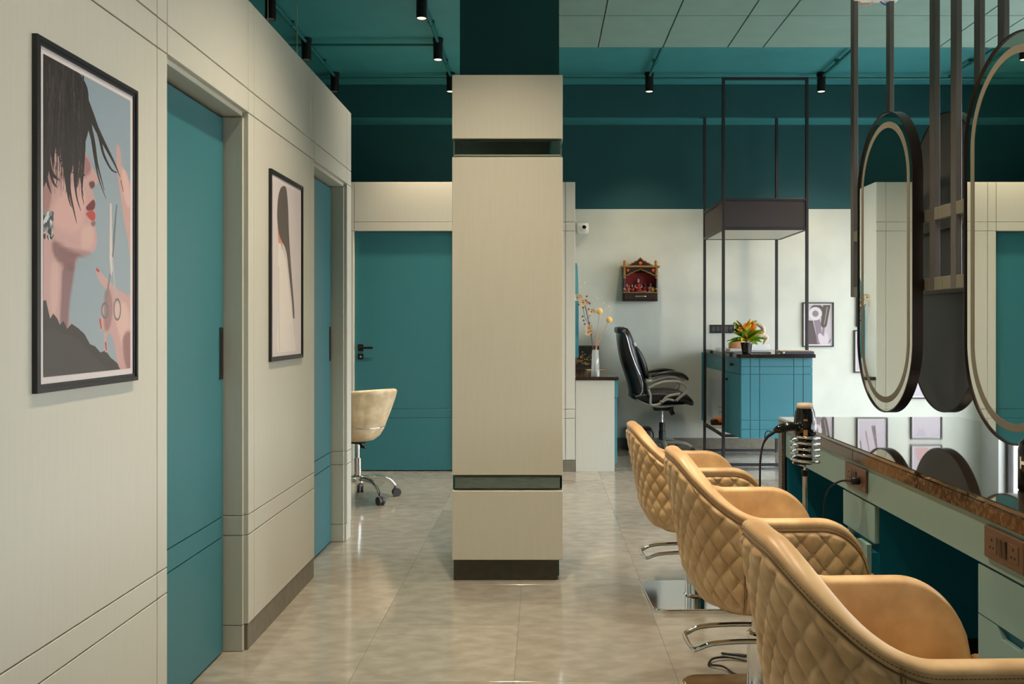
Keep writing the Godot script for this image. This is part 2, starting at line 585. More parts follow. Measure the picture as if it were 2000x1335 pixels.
# ---------------------------------------------------------------- ceiling: hung panels, conduits, spots
func ceiling_things() -> void:
	# hung ceiling of painted boards over the styling stations
	var s := sk()
	span(s, Vector3(0.09, 3.125, -5.81), Vector3(RIGHT, 3.16, -REAR))
	var hung := struct("ceiling_hung", s, M.grout, "hung ceiling of pale teal boards with dark joints")
	var xs := [0.085, 0.36, 0.78, 1.2, 1.43, 2.57, 2.826, 3.4, 4.0, RIGHT]
	var ds := [5.82, 5.22, 4.02, 2.82, 1.62, 0.42, -0.78, REAR]
	for i in xs.size() - 1:
		for j in ds.size() - 1:
			piece(hung, "board", Vector3(xs[i] + 0.004, 3.10, -ds[j] + 0.004), Vector3(xs[i + 1] - 0.004, 3.125, -ds[j + 1] - 0.004), M.teal_panel, 0.001)
	s = sk()
	span(s, Vector3(0.085, 3.10, -5.83), Vector3(RIGHT, H, -5.82))
	obj("edge_board", s, M.teal_ceiling, hung)
	s = sk()
	span(s, Vector3(0.07, 3.10, -5.83), Vector3(0.085, H, -REAR))
	obj("edge_board", s, M.teal_ceiling, hung)
	# conduits with a spot at each junction
	var y := H - 0.035
	var rows := [[-2.03, "over the side passage"], [-0.9, "over the aisle"], [1.04, "beyond the hung ceiling"], [2.73, "beyond the hung ceiling near the mirrors"], [3.97, "in the bright corner"]]
	for r in rows:
		var c := thing("ceiling_conduit", "teal painted conduit pipe running along the ceiling " + r[1], "conduit", Vector3.ZERO, 0.0, "ceiling conduits")
		var near := 5.9 if r[0] > 0.0 else REAR + 0.3
		s = sk()
		tube(s, [Vector3(r[0], y, -8.75), Vector3(r[0], y, -near)], 0.014, 8)
		obj("pipe", s, M.pipe, c)
		var d := 8.3
		while d > maxf(near, 4.0):
			s = sk()
			tube(s, [Vector3(r[0], y, -d - 0.012), Vector3(r[0], y, -d + 0.012)], 0.018, 8)
			cbox(s, Vector3(r[0], H - 0.012, -d), Vector3(0.055, 0.024, 0.02), 0.002)
			obj("saddle", s, M.pipe, c)
			d -= 1.05
	for r in [[8.75, "nearest the far beam"], [7.71, "between the two rows of left spots"]]:
		var c := thing("ceiling_conduit", "teal cross conduit under the ceiling " + r[1], "conduit", Vector3.ZERO, 0.0, "ceiling conduits")
		s = sk()
		var to := RIGHT if r[0] > 8.0 else -0.9
		tube(s, [Vector3(LEFT, y - 0.02, -r[0]), Vector3(to, y - 0.02, -r[0])], 0.012, 8)
		obj("pipe", s, M.pipe, c)
	for p in [
		[-0.9, 8.75, "half hidden by the column head"], [-0.9, 7.7, "left of the column at the cross pipe"], [-0.9, 6.66, "left of the column, short of the cross pipe"],
		[1.04, 8.75, "where the pipes cross above the wall shrine"], [0.99, 7.33, "above the hung ceiling edge near the column"],
		[2.72, 8.75, "where the pipes cross beside the tall desk rack"], [2.63, 7.33, "above the hung ceiling edge beside the mirror racks"]]:
		spot("lit black cylinder ceiling spot " + p[2], p[0], p[1], true, 0.4 if p[0] < 0.0 and p[1] > 8.0 else 2.3 if p[0] < 0.0 else 0.9)
	for p in [[8.75, "farthest along its conduit"], [7.7, "at the first cross pipe"], [6.68, "before the first cross pipe"]]:
		spot("unlit black cylinder ceiling spot above the side passage, " + p[1], -2.03, p[0], false)
	# unseen spots nearer the camera; all but the column wash added as fill light
	for p in [[-0.9, 5.6, "added as fill light over the second sliding door"], [-0.21, 3.6, "washing the front of the column"], [-0.25, 3.0, "added as fill light over the first sliding door"], [-0.25, 1.9, "added as fill light over the large poster"]]:
		spot("lit black cylinder ceiling spot " + p[2], p[0], p[1], true, 0.6 if p[1] > 5.0 else 2.5 if p[1] > 3.5 else 0.9)
	for p in [[1.06, 4.35], [1.06, 3.2], [1.06, 2.0], [2.9, 4.4], [2.9, 2.6]]:
		downlight(p[0], p[1])
	# suspension wires above the panelled wall
	for p in [[580, 60, 112, 6.9], [523, 18, 46, 6.2]]:
		s = sk()
		var a := V(p[0], p[1], p[3])
		a.y = H
		tube(s, [a, V(p[0], p[2] + 60, p[3])], 0.003, 6)
		var o := obj("hanging_wire", s, M.wire)
		tag(o, "thin pale wire hanging from the dark ceiling above the %s sliding door" % ("second" if p[0] > 550 else "first"), "wire", "hanging wires")

func spot(label: String, x: float, d: float, on: bool, power := 1.0) -> void:
	var t := thing("ceiling_spot", label, "spotlight", Vector3(x, H, -d), 0.0, "cylinder ceiling spots lit" if on else "cylinder ceiling spots unlit")
	var s := sk()
	lathe(s, [Vector2(0, 0), Vector2(0.045, 0), Vector2(0.045, -0.03), Vector2(0, -0.03)], 20, Transform3D(Basis.IDENTITY, Vector3(0, 0, 0)), false)
	obj("canopy", s, M.black_metal, t)
	s = sk()
	lathe(s, [Vector2(0, -0.03), Vector2(0.038, -0.03), Vector2(0.04, -0.035), Vector2(0.04, -0.185), Vector2(0.036, -0.185), Vector2(0.034, -0.178), Vector2(0, -0.178)], 20, Transform3D.IDENTITY, false)
	obj("housing", s, M.black_metal, t)
	s = sk()
	lathe(s, [Vector2(0.034, -0.179), Vector2(0.033, -0.183), Vector2(0, -0.184)], 20, Transform3D.IDENTITY, false)
	obj("lamp_face", s, M.lamp_glow if on else M.lamp_off, t)
	if on:
		var l := SpotLight3D.new()
		l.name = "lamp"
		l.light_color = WARM
		l.light_energy = SPOT_ENERGY * power
		l.light_size = 0.034
		l.spot_angle = 48.0
		l.spot_angle_attenuation = 0.9
		l.spot_range = 12.0
		l.spot_attenuation = 2.0
		l.shadow_enabled = true
		l.position = Vector3(0, -0.20, 0)
		l.rotation.x = -PI / 2
		t.add_child(l)

func downlight(x: float, d: float) -> void:
	var t := thing("ceiling_downlight", "round recessed downlight in the hung ceiling boards", "downlight", Vector3(x, 3.10, -d), 0.0, "recessed downlights")
	var s := sk()
	lathe(s, [Vector2(0.035, 0.0), Vector2(0.05, 0.0), Vector2(0.05, -0.004), Vector2(0.035, -0.006), Vector2(0.035, 0.0)], 20, Transform3D.IDENTITY, false)
	obj("bezel", s, M.white, t)
	s = sk()
	lathe(s, [Vector2(0, -0.001), Vector2(0.035, -0.001), Vector2(0.035, -0.004), Vector2(0, -0.004)], 20, Transform3D.IDENTITY, false)
	obj("lamp_face", s, M.lamp_glow, t)
	var l := SpotLight3D.new()
	l.name = "lamp"
	l.light_color = WARM
	l.light_energy = SPOT_ENERGY * 0.9
	l.light_size = 0.034
	l.spot_angle = 50.0
	l.spot_angle_attenuation = 0.9
	l.spot_range = 12.0
	l.spot_attenuation = 2.0
	l.shadow_enabled = true
	l.position = Vector3(0, -0.02, 0)
	l.rotation.x = -PI / 2
	t.add_child(l)

# ---------------------------------------------------------------- the clad column
const GR := [0.4615, 0.541, 2.1476, 2.241]   # heights of the groove lines round the room

func column() -> void:
	var s := sk()
	span(s, Vector3(-0.43, 0, -5.05), Vector3(0.085, H, -4.65))
	var c := struct("column", s, M.teal_wall, "square structural column, teal above and clad in cream panels below")
	c.set_meta("kind", "structure")
	var x0 := -0.458
	var x1 := 0.101
	var z0 := -4.53
	for r in [[0.112, GR[0]], [GR[1], GR[2]], [GR[3], 2.563]]:
		var o := piece(c, "cladding_panel", Vector3(x0, r[0], -5.12), Vector3(x1, r[1], z0), M.cream, 0.002)
		o.set_meta("label", "smooth cream cladding panel")
	for r in [[GR[0], GR[1]], [GR[2], GR[3]]]:
		# bevelled mirror strip sunk between the panels
		s = sk()
		var e := 0.014
		var f := z0 - 0.004
		var bk := z0 - 0.016
		span(s, Vector3(x0 + 0.006, r[0] + 0.003, -5.1), Vector3(x1 - 0.006, r[1] - 0.003, bk - 0.001))
		s.set_smooth_group(-1)
		var o0 := [Vector3(x0 + 0.003, r[0] + 0.004, bk), Vector3(x1 - 0.003, r[0] + 0.004, bk), Vector3(x1 - 0.003, r[1] - 0.004, bk), Vector3(x0 + 0.003, r[1] - 0.004, bk)]
		var i0 := [Vector3(x0 + e, r[0] + e, f), Vector3(x1 - e, r[0] + e, f), Vector3(x1 - e, r[1] - e, f), Vector3(x0 + e, r[1] - e, f)]
		var mid := Vector3((x0 + x1) / 2, (r[0] + r[1]) / 2, bk - 0.5)
		quad_out(s, i0[0], i0[1], i0[2], i0[3], mid)
		for k in 4:
			quad_out(s, o0[k], o0[(k + 1) % 4], i0[(k + 1) % 4], i0[k], mid)
		var o := obj("mirror_strip", s, M.mirror_strip, c)
		o.set_meta("label", "bevelled mirror strip")
	s = sk()
	span(s, Vector3(-0.454, 0, -5.1), Vector3(0.078, 0.112, -4.57), 0.001)
	obj("plinth", s, M.granite_plinth, c).set_meta("label", "dark stone plinth")

# ---------------------------------------------------------------- panelled wall with two sliding doors and two posters
func left_side() -> void:
	var dz := LW - 0.13
	var s := sk()
	var bx := LW - 0.018
	for r in [[REAR, 2.809], [3.58, 4.616], [5.386, 5.505]]:
		span(s, Vector3(dz - 0.1, 0, -r[1]), Vector3(bx, 2.6, -r[0]))
	for r in [[2.809, 3.58], [4.616, 5.386]]:
		span(s, Vector3(dz - 0.1, 2.1476, -r[1]), Vector3(bx, 2.6, -r[0]))
	# the rooms behind: end wall and roof
	span(s, Vector3(LEFT, 0, -5.505), Vector3(dz - 0.1, 2.6, -5.4))
	span(s, Vector3(LEFT, 2.55, -5.505), Vector3(dz - 0.1, 2.6, -REAR))
	var w := struct("wall_left", s, M.cream, "left wall of cream laminate panels with fine groove lines")
	var gz := [REAR, -0.6, 1.1, 2.734, 2.809, 3.58, 3.653, 4.541, 4.616, 5.386, 5.505]
	var gy := [0.104, GR[0], GR[1], GR[2], GR[3], 2.6]
	for i in gz.size() - 1:
		for j in gy.size() - 1:
			if i in [4, 8] and j < 3:
				continue
			piece(w, "panel", Vector3(bx, gy[j] + 0.002, -gz[i + 1] + 0.002), Vector3(LW, gy[j + 1] - 0.002, -gz[i] - 0.002), M.cream, 0.0015)
	# jamb and head linings of the door recesses
	for k in 2:
		var d0: float = [2.809, 4.616][k]
		var d1: float = [3.58, 5.386][k]
		var hy := [0.0, 0.104, GR[0], GR[1], GR[2] - 0.02]
		for j in 4:
			piece(w, "jamb_lining", Vector3(dz + 0.02, hy[j] + 0.0015, -d1 - 0.001), Vector3(LW - 0.0185, hy[j + 1] - 0.0015, -d1 + 0.014), M.cream, 0.001)
			piece(w, "jamb_lining", Vector3(dz + 0.02, hy[j] + 0.0015, -d0 - 0.014), Vector3(LW - 0.0185, hy[j + 1] - 0.0015, -d0 + 0.001), M.cream, 0.001)
		piece(w, "head_lining", Vector3(dz + 0.02, GR[2] - 0.018, -d1 + 0.014), Vector3(LW - 0.0185, GR[2], -d0 - 0.014), M.cream, 0.001)
		# sliding door
		var dx := LW - 0.09
		s = sk()
		span(s, Vector3(dx - 0.04, 0.006, -d1 + 0.03), Vector3(dx - 0.0122, 2.118, -d0 - 0.016))
		var door := struct("door_%d" % (k + 1), s, M.teal_door, "flush teal sliding door with two groove lines")
		var hs := [0.008, GR[0], GR[1], 2.118]
		for j in 3:
			piece(door, "panel", Vector3(dx - 0.012, hs[j] + 0.002, -d1 + 0.03), Vector3(dx, hs[j + 1] - 0.002, -d0 - 0.016), M.teal_door, 0.001)
		s = sk()
		span(s, Vector3(dx - 0.002, 1.085, -d1 + 0.034), Vector3(dx + 0.003, 1.29, -d1 + 0.072), 0.001)
		var hd := obj("pull_handle", s, M.black_metal, door)
		hd.set_meta("label", "black recessed pull")
		s = sk()
		span(s, Vector3(dx + 0.003, 1.10, -d1 + 0.044), Vector3(dx + 0.0045, 1.275, -d1 + 0.062))
		obj("recess", s, M.hole, hd)
	# stone skirting
	s = sk()
	span(s, Vector3(bx - 0.01, 0, -4.62), Vector3(LW - 0.004, 0.1025, -3.585), 0.001)
	struct("baseboard_left", s, M.skirting, "grey stone skirting under the cream panels")
	s = sk()
	span(s, Vector3(bx - 0.01, 0, -2.809), Vector3(LW - 0.004, 0.1025, -REAR), 0.001)
	struct("baseboard_left_near", s, M.skirting, "grey stone skirting before the first door")
	s = sk()
	span(s, Vector3(bx - 0.01, 0, -5.505), Vector3(LW - 0.004, 0.1025, -5.388), 0.001)
	struct("baseboard_left_end", s, M.cream, "cream foot of the wall end")

# ---------------------------------------------------------------- cross partition with a hinged door
func corridor_partition() -> void:
	var s := sk()
	var top := 2.565
	var xe := 0.288
	var dl := -1.672
	var dr := -0.775
	var dt := 2.13
	var z := -PART - 0.016
	span(s, Vector3(LEFT, 0, -PART - 0.12), Vector3(dl, top, z))
	span(s, Vector3(dr, 0, -PART - 0.12), Vector3(xe - 0.016, top, z))
	span(s, Vector3(dl, dt, -PART - 0.12), Vector3(dr, top, z))
	span(s, Vector3(xe - 0.12, 0, -FAR), Vector3(xe, top, z))
	span(s, Vector3(LEFT, top - 0.03, -FAR), Vector3(xe - 0.12, top, -PART - 0.12))
	var w := struct("wall_partition", s, M.cream, "cream panelled cross partition with a teal door")
	var gx := [LEFT, dl - 0.075, dl, dr, dr + 0.075, 0.2, xe]
	var gy := [0.104, 0.473, 0.554, dt, 2.21, top]
	for i in gx.size() - 1:
		for j in gy.size() - 1:
			if i == 2 and j < 3:
				continue
			piece(w, "panel", Vector3(gx[i] + 0.002, gy[j] + 0.002, -PART - 0.016), Vector3(gx[i + 1] - 0.002, gy[j + 1] - 0.002, -PART), M.cream, 0.0015)
	for r in [[LEFT, dl - 0.06], [dr + 0.06, xe]]:
		s = sk()
		span(s, Vector3(r[0], 0, z - 0.01), Vector3(r[1], 0.1025, -PART - 0.004), 0.001)
		struct("baseboard_partition" if r[0] < -2.0 else "baseboard_partition_end", s, M.skirting, "grey stone skirting of the cross partition")
	for x in [[dl - 0.06, dl], [dr, dr + 0.06]]:
		piece(w, "door_frame", Vector3(x[0], 0, -PART - 0.1), Vector3(x[1], 0.103, -PART - 0.001), M.cream, 0.001)
	s = sk()
	span(s, Vector3(dl + 0.003, 0.006, -PART - 0.075), Vector3(dr - 0.003, dt - 0.003, -PART - 0.045))
	var door := struct("door_3", s, M.teal_door, "teal flush hinged door with black lever handle")
	var hs := [0.008, 0.473, 0.554, dt - 0.003]
	for j in 3:
		piece(door, "panel", Vector3(dl + 0.003, hs[j] + 0.002, -PART - 0.046), Vector3(dr - 0.003, hs[j + 1] - 0.002, -PART - 0.035), M.teal_door, 0.001)
	var zf := -PART - 0.035
	s = sk()
	var p := V(705, 678.5, PART + 0.035)
	span(s, Vector3(p.x - 0.025, p.y - 0.03, zf), Vector3(p.x + 0.025, p.y + 0.03, zf + 0.012), 0.002)
	tube(s, [Vector3(p.x, p.y, zf + 0.01), Vector3(p.x, p.y, zf + 0.055)], 0.011, 10)
	span(s, Vector3(p.x - 0.012, p.y - 0.011, zf + 0.045), Vector3(p.x + 0.118, p.y + 0.011, zf + 0.06), 0.004)
	obj("lever_handle", s, M.black_metal, door)
	s = sk()
	p = V(705, 696, PART + 0.035)
	span(s, Vector3(p.x - 0.025, p.y - 0.025, zf), Vector3(p.x + 0.025, p.y + 0.025, zf + 0.01), 0.002)
	var e := obj("key_plate", s, M.black_metal, door)
	s = sk()
	tube(s, [Vector3(p.x, p.y, zf + 0.01), Vector3(p.x, p.y, zf + 0.014)], 0.009, 12)
	obj("cylinder", s, M.silver, e)
	# arched teal board on the end wall above the back counter
	s = sk()
	var poly := []
	var yb := 1.0
	var yt := 1.9
	var za := 8.2
	var zb := 9.2
	poly.append(Vector2(za, yb))
	poly.append(Vector2(zb, yb))
	for i in 17:
		var a := PI * i / 16.0
		poly.append(Vector2((za + zb) / 2 + cos(a) * (zb - za) / 2, yt - (zb - za) / 2 + sin(a) * (zb - za) / 2))
	prism(s, poly, 0.0, 0.04, Transform3D(Basis(Vector3(0, 0, -1), Vector3(0, 1, 0), Vector3(1, 0, 0)), Vector3(xe + 0.001, 0, 0)))
	tag(obj("arched_board", s, M.teal_desk), "arched teal board on the wall end above the back counter", "wall panel")

# ---------------------------------------------------------------- styling stations: island counter, hung frames, oval mirrors
const CX0 := 1.28      # aisle edge of the island top
const CX1 := 2.268
const CTOP := 0.80
const CEND := 4.87

func stations() -> void:
	# carcass of the island: stone slab top, sage fascia, teal knee holes, drawer pedestals
	var near := 0.9
	var t := thing("styling_island", "long double sided styling island with brown stone top", "counter", Vector3.ZERO)
	var s := sk()
	span(s, Vector3(CX0, CTOP - 0.016, -CEND), Vector3(CX1, CTOP, -near), 0.003)
	obj("stone_top", s, M.granite_top, t).set_meta("label", "polished dark brown stone top")
	# the built-up brown edge is made of lengths of stone
	var cuts := [CEND, 3.70, 3.02, 2.30, 1.6, near]
	for side in [CX0, CX1 - 0.035]:
		for i in cuts.size() - 1:
			piece(t, "edge_stone", Vector3(side, CTOP - 0.063, -cuts[i] + 0.0005), Vector3(side + 0.035, CTOP - 0.0165, -cuts[i + 1] - 0.0005), M.granite_brown, 0.003)
	s = sk()
	span(s, Vector3(CX0 + 0.036, CTOP - 0.063, -CEND), Vector3(CX1 - 0.036, CTOP - 0.0165, -CEND + 0.035), 0.002)
	obj("edge_stone", s, M.granite_brown, t)
	s = sk()
	span(s, Vector3(CX0, 0, -CEND), Vector3(CX1, CTOP - 0.064, -CEND + 0.075), 0.003)
	obj("end_slab", s, M.granite_edge, t)
	s = sk()
	span(s, Vector3(CX0 + 0.006, 0, -CEND + 0.0755), Vector3(CX1 - 0.006, CTOP - 0.064, -CEND + 0.105), 0.001)
	obj("end_liner", s, M.black_metal, t)
	for side in 2:
		var fx := CX0 + 0.012 if side == 0 else CX1 - 0.032
		s = sk()
		span(s, Vector3(fx, 0.60, -CEND + 0.106), Vector3(fx + 0.02, CTOP - 0.0635, -near), 0.001)
		obj("fascia", s, M.sage, t)
	s = sk()
	span(s, Vector3(1.745, 0, -CEND + 0.106), Vector3(1.80, CTOP - 0.065, -near), 0.0)
	obj("back_panel", s, M.teal_deep, t)
	s = sk()
	span(s, Vector3(CX0 + 0.033, 0.70, -CEND + 0.106), Vector3(CX1 - 0.033, CTOP - 0.0635, -near), 0.0)
	obj("top_frame", s, M.teal_deep, t)
	s = sk()
	span(s, Vector3(CX0 + 0.02, 0, -CEND + 0.106), Vector3(1.744, 0.70, -CEND + 0.125), 0.0)
	obj("end_panel", s, M.teal_deep, t)
	# drawer pedestals (things of their own under the continuous top)
	var peds := [[3.855, 3.49, "beside the far styling chair, second drawer ajar", 0.03], [2.66, 2.29, "between the two nearer styling chairs", 0.0], [1.46, 1.09, "next to the closest chair arm", 0.0]]
	for p in peds:
		var d := thing("drawer_pedestal", "sage fronted drawer pedestal " + p[2], "drawer unit", Vector3.ZERO, 0.0, "drawer pedestals under the island")
		s = sk()
		span(s, Vector3(CX0 + 0.032, 0.08, -p[0]), Vector3(1.744, 0.598, -p[1]), 0.0)
		obj("body", s, M.teal_deep, d)
		s = sk()
		span(s, Vector3(CX0 + 0.06, 0, -p[0] + 0.01), Vector3(1.744, 0.08, -p[1] - 0.01), 0.0)
		obj("plinth", s, M.black_metal, d)
		var hs := [0.085, 0.29, 0.446, 0.594]
		for j in 3:
			var out: float = p[3] if j == 1 else 0.0
			# front with a finger notch cut into its upper edge (the topmost is plain)
			var a: float = -p[0]
			var b: float = -p[1]
			var y0: float = hs[j] + 0.002
			var y1: float = hs[j + 1] - 0.002
			var m := (a + b) / 2.0
			var poly := [Vector2(a, y0), Vector2(b, y0), Vector2(b, y1)]
			if j < 2:
				poly += [Vector2(m + 0.075, y1), Vector2(m + 0.05, y1 - 0.03), Vector2(m - 0.05, y1 - 0.03), Vector2(m - 0.075, y1)]
			poly.append(Vector2(a, y1))
			s = sk()
			prism(s, poly, 0.0, 0.018, Transform3D(Basis(Vector3(0, 0, 1), Vector3(0, 1, 0), Vector3(1, 0, 0)), Vector3(CX0 + 0.013 - out, 0, 0)))
			var fr := obj("drawer_front", s, M.sage, d)
			if out > 0.0:
				s = sk()
				span(s, Vector3(CX0 + 0.032 - out, y0 + 0.01, a + 0.012), Vector3(CX0 + 0.035, y1 - 0.035, b - 0.012))
				obj("drawer_box", s, M.teal_deep, fr)
	# socket plates on the fascia
	socket_plate(3.797, 3.556, "bronze socket plate with a black plug in it", true)
	socket_plate(2.60, 2.386, "bronze socket plate with both sockets free", false)
	# hanging frames
	var fx := [1.68, 1.872]
	hung_frame([4.83, 3.84], "dark hanging tube rack carrying the pair of oval mirrors beyond the large one", fx)
	hung_frame([3.64, 2.66], "dark hanging tube rack carrying the large oval mirror that reflects the teal door", fx)
	# mirrors: two to the aisle, two to the far side
	mirror("tall oval mirror with frosted band beside the far chair, reflecting dried flowers", 1.615, 4.252, -1.0)
	mirror("tall oval mirror with frosted band reflecting the teal door", 1.615, 3.09, -1.0)
	mirror("oval mirror seen from its dark back, between the two oval mirrors", 1.935, 4.252, 1.0)
	mirror("oval mirror facing away, hidden behind the large oval mirror", 1.935, 3.09, 1.0)

func socket_plate(d0: float, d1: float, label: String, plug: bool) -> void:
	var t := thing("socket_plate", label, "socket", Vector3(CX0 + 0.012, 0.676, -(d0 + d1) / 2), 0.0, "bronze sockets on the island")
	var w := d0 - d1
	var s := sk()
	cbox(s, Vector3(-0.006, 0, 0), Vector3(0.012, 0.092, w), 0.003)
	obj("plate", s, M.socket, t)
	for g in [-1.0, 1.0]:
		s = sk()
		cbox(s, Vector3(-0.0125, 0, g * w * 0.27), Vector3(0.003, 0.05, 0.05), 0.001)
		var o := obj("socket_module", s, M.socket, t)
		for q in [[0.012, 0.0, 0.0045], [-0.010, -0.009, 0.0035], [-0.010, 0.009, 0.0035]]:
			s = sk()
			var c := Vector3(-0.0142, q[0], g * w * 0.27 + q[1])
			tube(s, [c, c + Vector3(-0.0006, 0, 0)], q[2], 10)
			obj("pin_hole", s, M.hole, o)
	for k in 2:
		s = sk()
		cbox(s, Vector3(-0.0135, 0, (k - 0.5) * 0.022), Vector3(0.005, 0.05, 0.019), 0.001, Basis(Vector3(0, 0, 1), 0.06))
		obj("rocker", s, M.socket_dark, t)
	if plug:
		var p := thing("power_plug", "black plug and cord pushed into the bronze socket", "plug", Vector3(CX0 - 0.002, 0.676, -(d0 + d1) / 2 + w * 0.27))
		s = sk()
		rbox(s, Vector3(-0.02, -0.004, 0), Vector3(0.036, 0.03, 0.034), 0.008, 4)
		obj("plug_body", s, M.black_plastic, p)
		s = sk()
		# the cord leaves the plug towards the floor behind the chair
		var c := curve([Vector3(-0.036, -0.004, 0), Vector3(-0.07, -0.012, -0.03), Vector3(-0.10, -0.05, -0.075), Vector3(-0.11, -0.12, -0.105), Vector3(-0.113, -0.25, -0.115), Vector3(-0.113, -0.5, -0.12), Vector3(-0.11, -0.66, -0.10), Vector3(-0.08, -0.670, 0.05), Vector3(-0.06, -0.670, 0.3)], 8)
		tube(s, c, 0.004, 8)
		obj("cord", s, M.black_plastic, p)

func hung_frame(ds: Array, label: String, fx: Array) -> void:
	var t := thing("mirror_rack", label, "frame", Vector3.ZERO)
	for i in 2:
		for x in fx:
			var d: float = ds[i]
			var s := sk()
			span(s, Vector3(x - 0.0125, 1.45, -d - 0.025), Vector3(x + 0.0125, 3.1, -d + 0.025), 0.002)
			obj("post", s, M.tube_metal, t)
	for x in fx:
		for y in [1.475, 1.772]:
			var s := sk()
			var e0: float = ds[0] + (0.0 if ds[0] > 4.0 else 0.1)
			var e1: float = ds[1] - (0.1 if ds[0] > 4.0 else 0.0)
			span(s, Vector3(x - 0.012, y - 0.027, -e0), Vector3(x + 0.012, y + 0.027, -e1), 0.002)
			obj("rail", s, M.rail_metal, t)
	var s := sk()
	span(s, Vector3(fx[0] - 0.012, 3.035, -ds[0]), Vector3(fx[1] + 0.03, 3.045, -ds[1]), 0.001)
	obj("top_plate", s, M.white, t).set_meta("label", "white top plate")
	if ds[0] > 4.0:
		for k in 2:
			s = sk()
			var x: float = fx[0] + [0.05, 0.165][k]
			tube(s, curve([Vector3(x - 0.035, 3.036, -ds[0] + 0.02), Vector3(x - 0.01, 3.018, -ds[0] + 0.02), Vector3(x + 0.02, 3.018, -ds[0] + 0.02), Vector3(x + 0.045, 3.036, -ds[0] + 0.02)], 6), 0.003, 6)
			obj("lamp_wire", s, M.wire_orange if k == 0 else M.wire_blue, t)

func mirror(label: String, x: float, d: float, face: float) -> void:
	var t := thing("oval_mirror", label, "mirror", Vector3(x, 1.594, -d), 0.0, "oval mirrors")
	var w := 0.69
	var h := 1.416
	# local plan of the oval: x along the room's -z, y up; depth along the room's x
	var xf := Transform3D(Basis(Vector3(0, 0, 1), Vector3(0, 1, 0), Vector3(-face, 0, 0)), Vector3.ZERO)
	var s := sk()
	ring_prism(s, stadium(w, h), stadium(w - 0.012, h - 0.012), -0.002, 0.044, xf)
	obj("rim", s, M.bronze, t)
	s = sk()
	prism(s, stadium(w - 0.0125, h - 0.0125), 0.004, 0.010, xf)
	obj("glass", s, M.mirror, t)
	s = sk()
	ring_prism(s, stadium(w - 0.092, h - 0.092), stadium(w - 0.148, h - 0.148), 0.0028, 0.0038, xf)
	obj("frosted_band", s, M.frost, t)
	s = sk()
	prism(s, stadium(w - 0.0125, h - 0.0125), 0.030, 0.042, xf)
	obj("back_board", s, M.mirror_back, t)
	for y in [-0.125, 0.172]:
		s = sk()
		var a := xf * Vector3(-w * 0.5 + 0.03, y - 0.025, 0.0425)
		var b := xf * Vector3(w * 0.5 - 0.03, y + 0.025, 0.050)
		if face < 0.0:
			span(s, a, b, 0.001)
			obj("mounting_strip", s, M.black_metal, t)

# ---------------------------------------------------------------- quilted styling chairs
var plan_pts := []
var plan_len := 0.0

func make_plan() -> void:
	# U-shaped plan of the shell: arm front, round the back, other arm front
	var raw := []
	var W := 0.31
	var xc := -0.03
	var a := 0.29
	raw.append(Vector2(0.27, -W + 0.012))
	raw.append(Vector2(0.12, -W))
	for i in 61:
		var th := -PI / 2 + PI * i / 60.0
		var c := cos(th)
		var sn := sin(th)
		var e := 2.0 / 2.7
		raw.append(Vector2(xc - a * pow(absf(c), e), W * signf(sn) * pow(absf(sn), e)))
	raw.append(Vector2(0.12, W))
	raw.append(Vector2(0.27, W - 0.012))
	# even steps along its length
	var acc := [0.0]
	for i in range(1, raw.size()):
		acc.append(acc[i - 1] + raw[i].distance_to(raw[i - 1]))
	plan_len = acc[-1]
	var n := 300
	var k := 0
	for i in n + 1:
		var at := plan_len * i / n
		while k < raw.size() - 2 and acc[k + 1] < at:
			k += 1
		plan_pts.append(raw[k].lerp(raw[k + 1], clampf((at - acc[k]) / maxf(1e-6, acc[k + 1] - acc[k]), 0, 1)))
	# soften
	for r in 6:
		var q := plan_pts.duplicate()
		for i in range(2, n - 1):
			q[i] = (plan_pts[i - 2] + plan_pts[i - 1] + plan_pts[i] + plan_pts[i + 1] + plan_pts[i + 2]) / 5.0
		plan_pts = q

func plan_at(t: float) -> Vector2:
	var f := clampf(t, 0.0, 1.0) * 300.0
	var i := mini(int(f), 299)
	return plan_pts[i].lerp(plan_pts[i + 1], f - i)

func plan_normal(t: float) -> Vector2:
	var d := plan_at(t + 0.01) - plan_at(t - 0.01)
	return Vector2(d.y, -d.x).normalized() * -1.0     # outward

func shell_top(t: float) -> float:
	var d := absf(t - 0.5) * plan_len
	var h := lerpf(0.865, 0.682, smoothstep(0.06, 0.47, d))
	var e := plan_len * 0.5 - d
	var R := 0.165
	if e < R:
		h -= (R - sqrt(maxf(0.0, R * R - (R - e) * (R - e)))) * 1.15
	return h

# point of the outer skin before quilting; v from rim (0) to underside (1)
func skin(t: float, v: float, inset: float) -> Vector3:
	var top := shell_top(t)
	var bot := 0.375
	var d := absf(t - 0.5) * plan_len
	var y := lerpf(top, bot, v)
	var lean := lerpf(0.085, 0.035, smoothstep(0.1, 0.5, d))
	var deep := clampf((0.865 - y) / 0.49, 0.0, 1.0)
	var off := lean * deep
	var q := clampf((0.50 - y) / 0.125, 0.0, 1.0)
	off += 0.085 * (1.0 - sqrt(maxf(0.0, 1.0 - q * q * 0.98)))
	var p := plan_at(t) - plan_normal(t) * (off + inset)
	return Vector3(p.x, y, p.y)

func quilt(t: float, y: float, v: float) -> float:
	var u := (t - 0.5) * plan_len
	var top := shell_top(t)
	var a := u / 0.076 + y / 0.084
	var b := u / 0.076 - y / 0.084
	var f := pow(absf(sin(PI * a) * sin(PI * b)), 0.38)
	var d := absf(u)
	var win := smoothstep(0.020, 0.034, top - y) * smoothstep(0.385, 0.42, y) * smoothstep(0.0, 0.012, absf(d - 0.40)) * smoothstep(0.015, 0.035, plan_len * 0.5 - d)
	return 0.0135 * f * win - 0.004 * (1.0 - smoothstep(0.0, 0.006, absf(d - 0.40)))

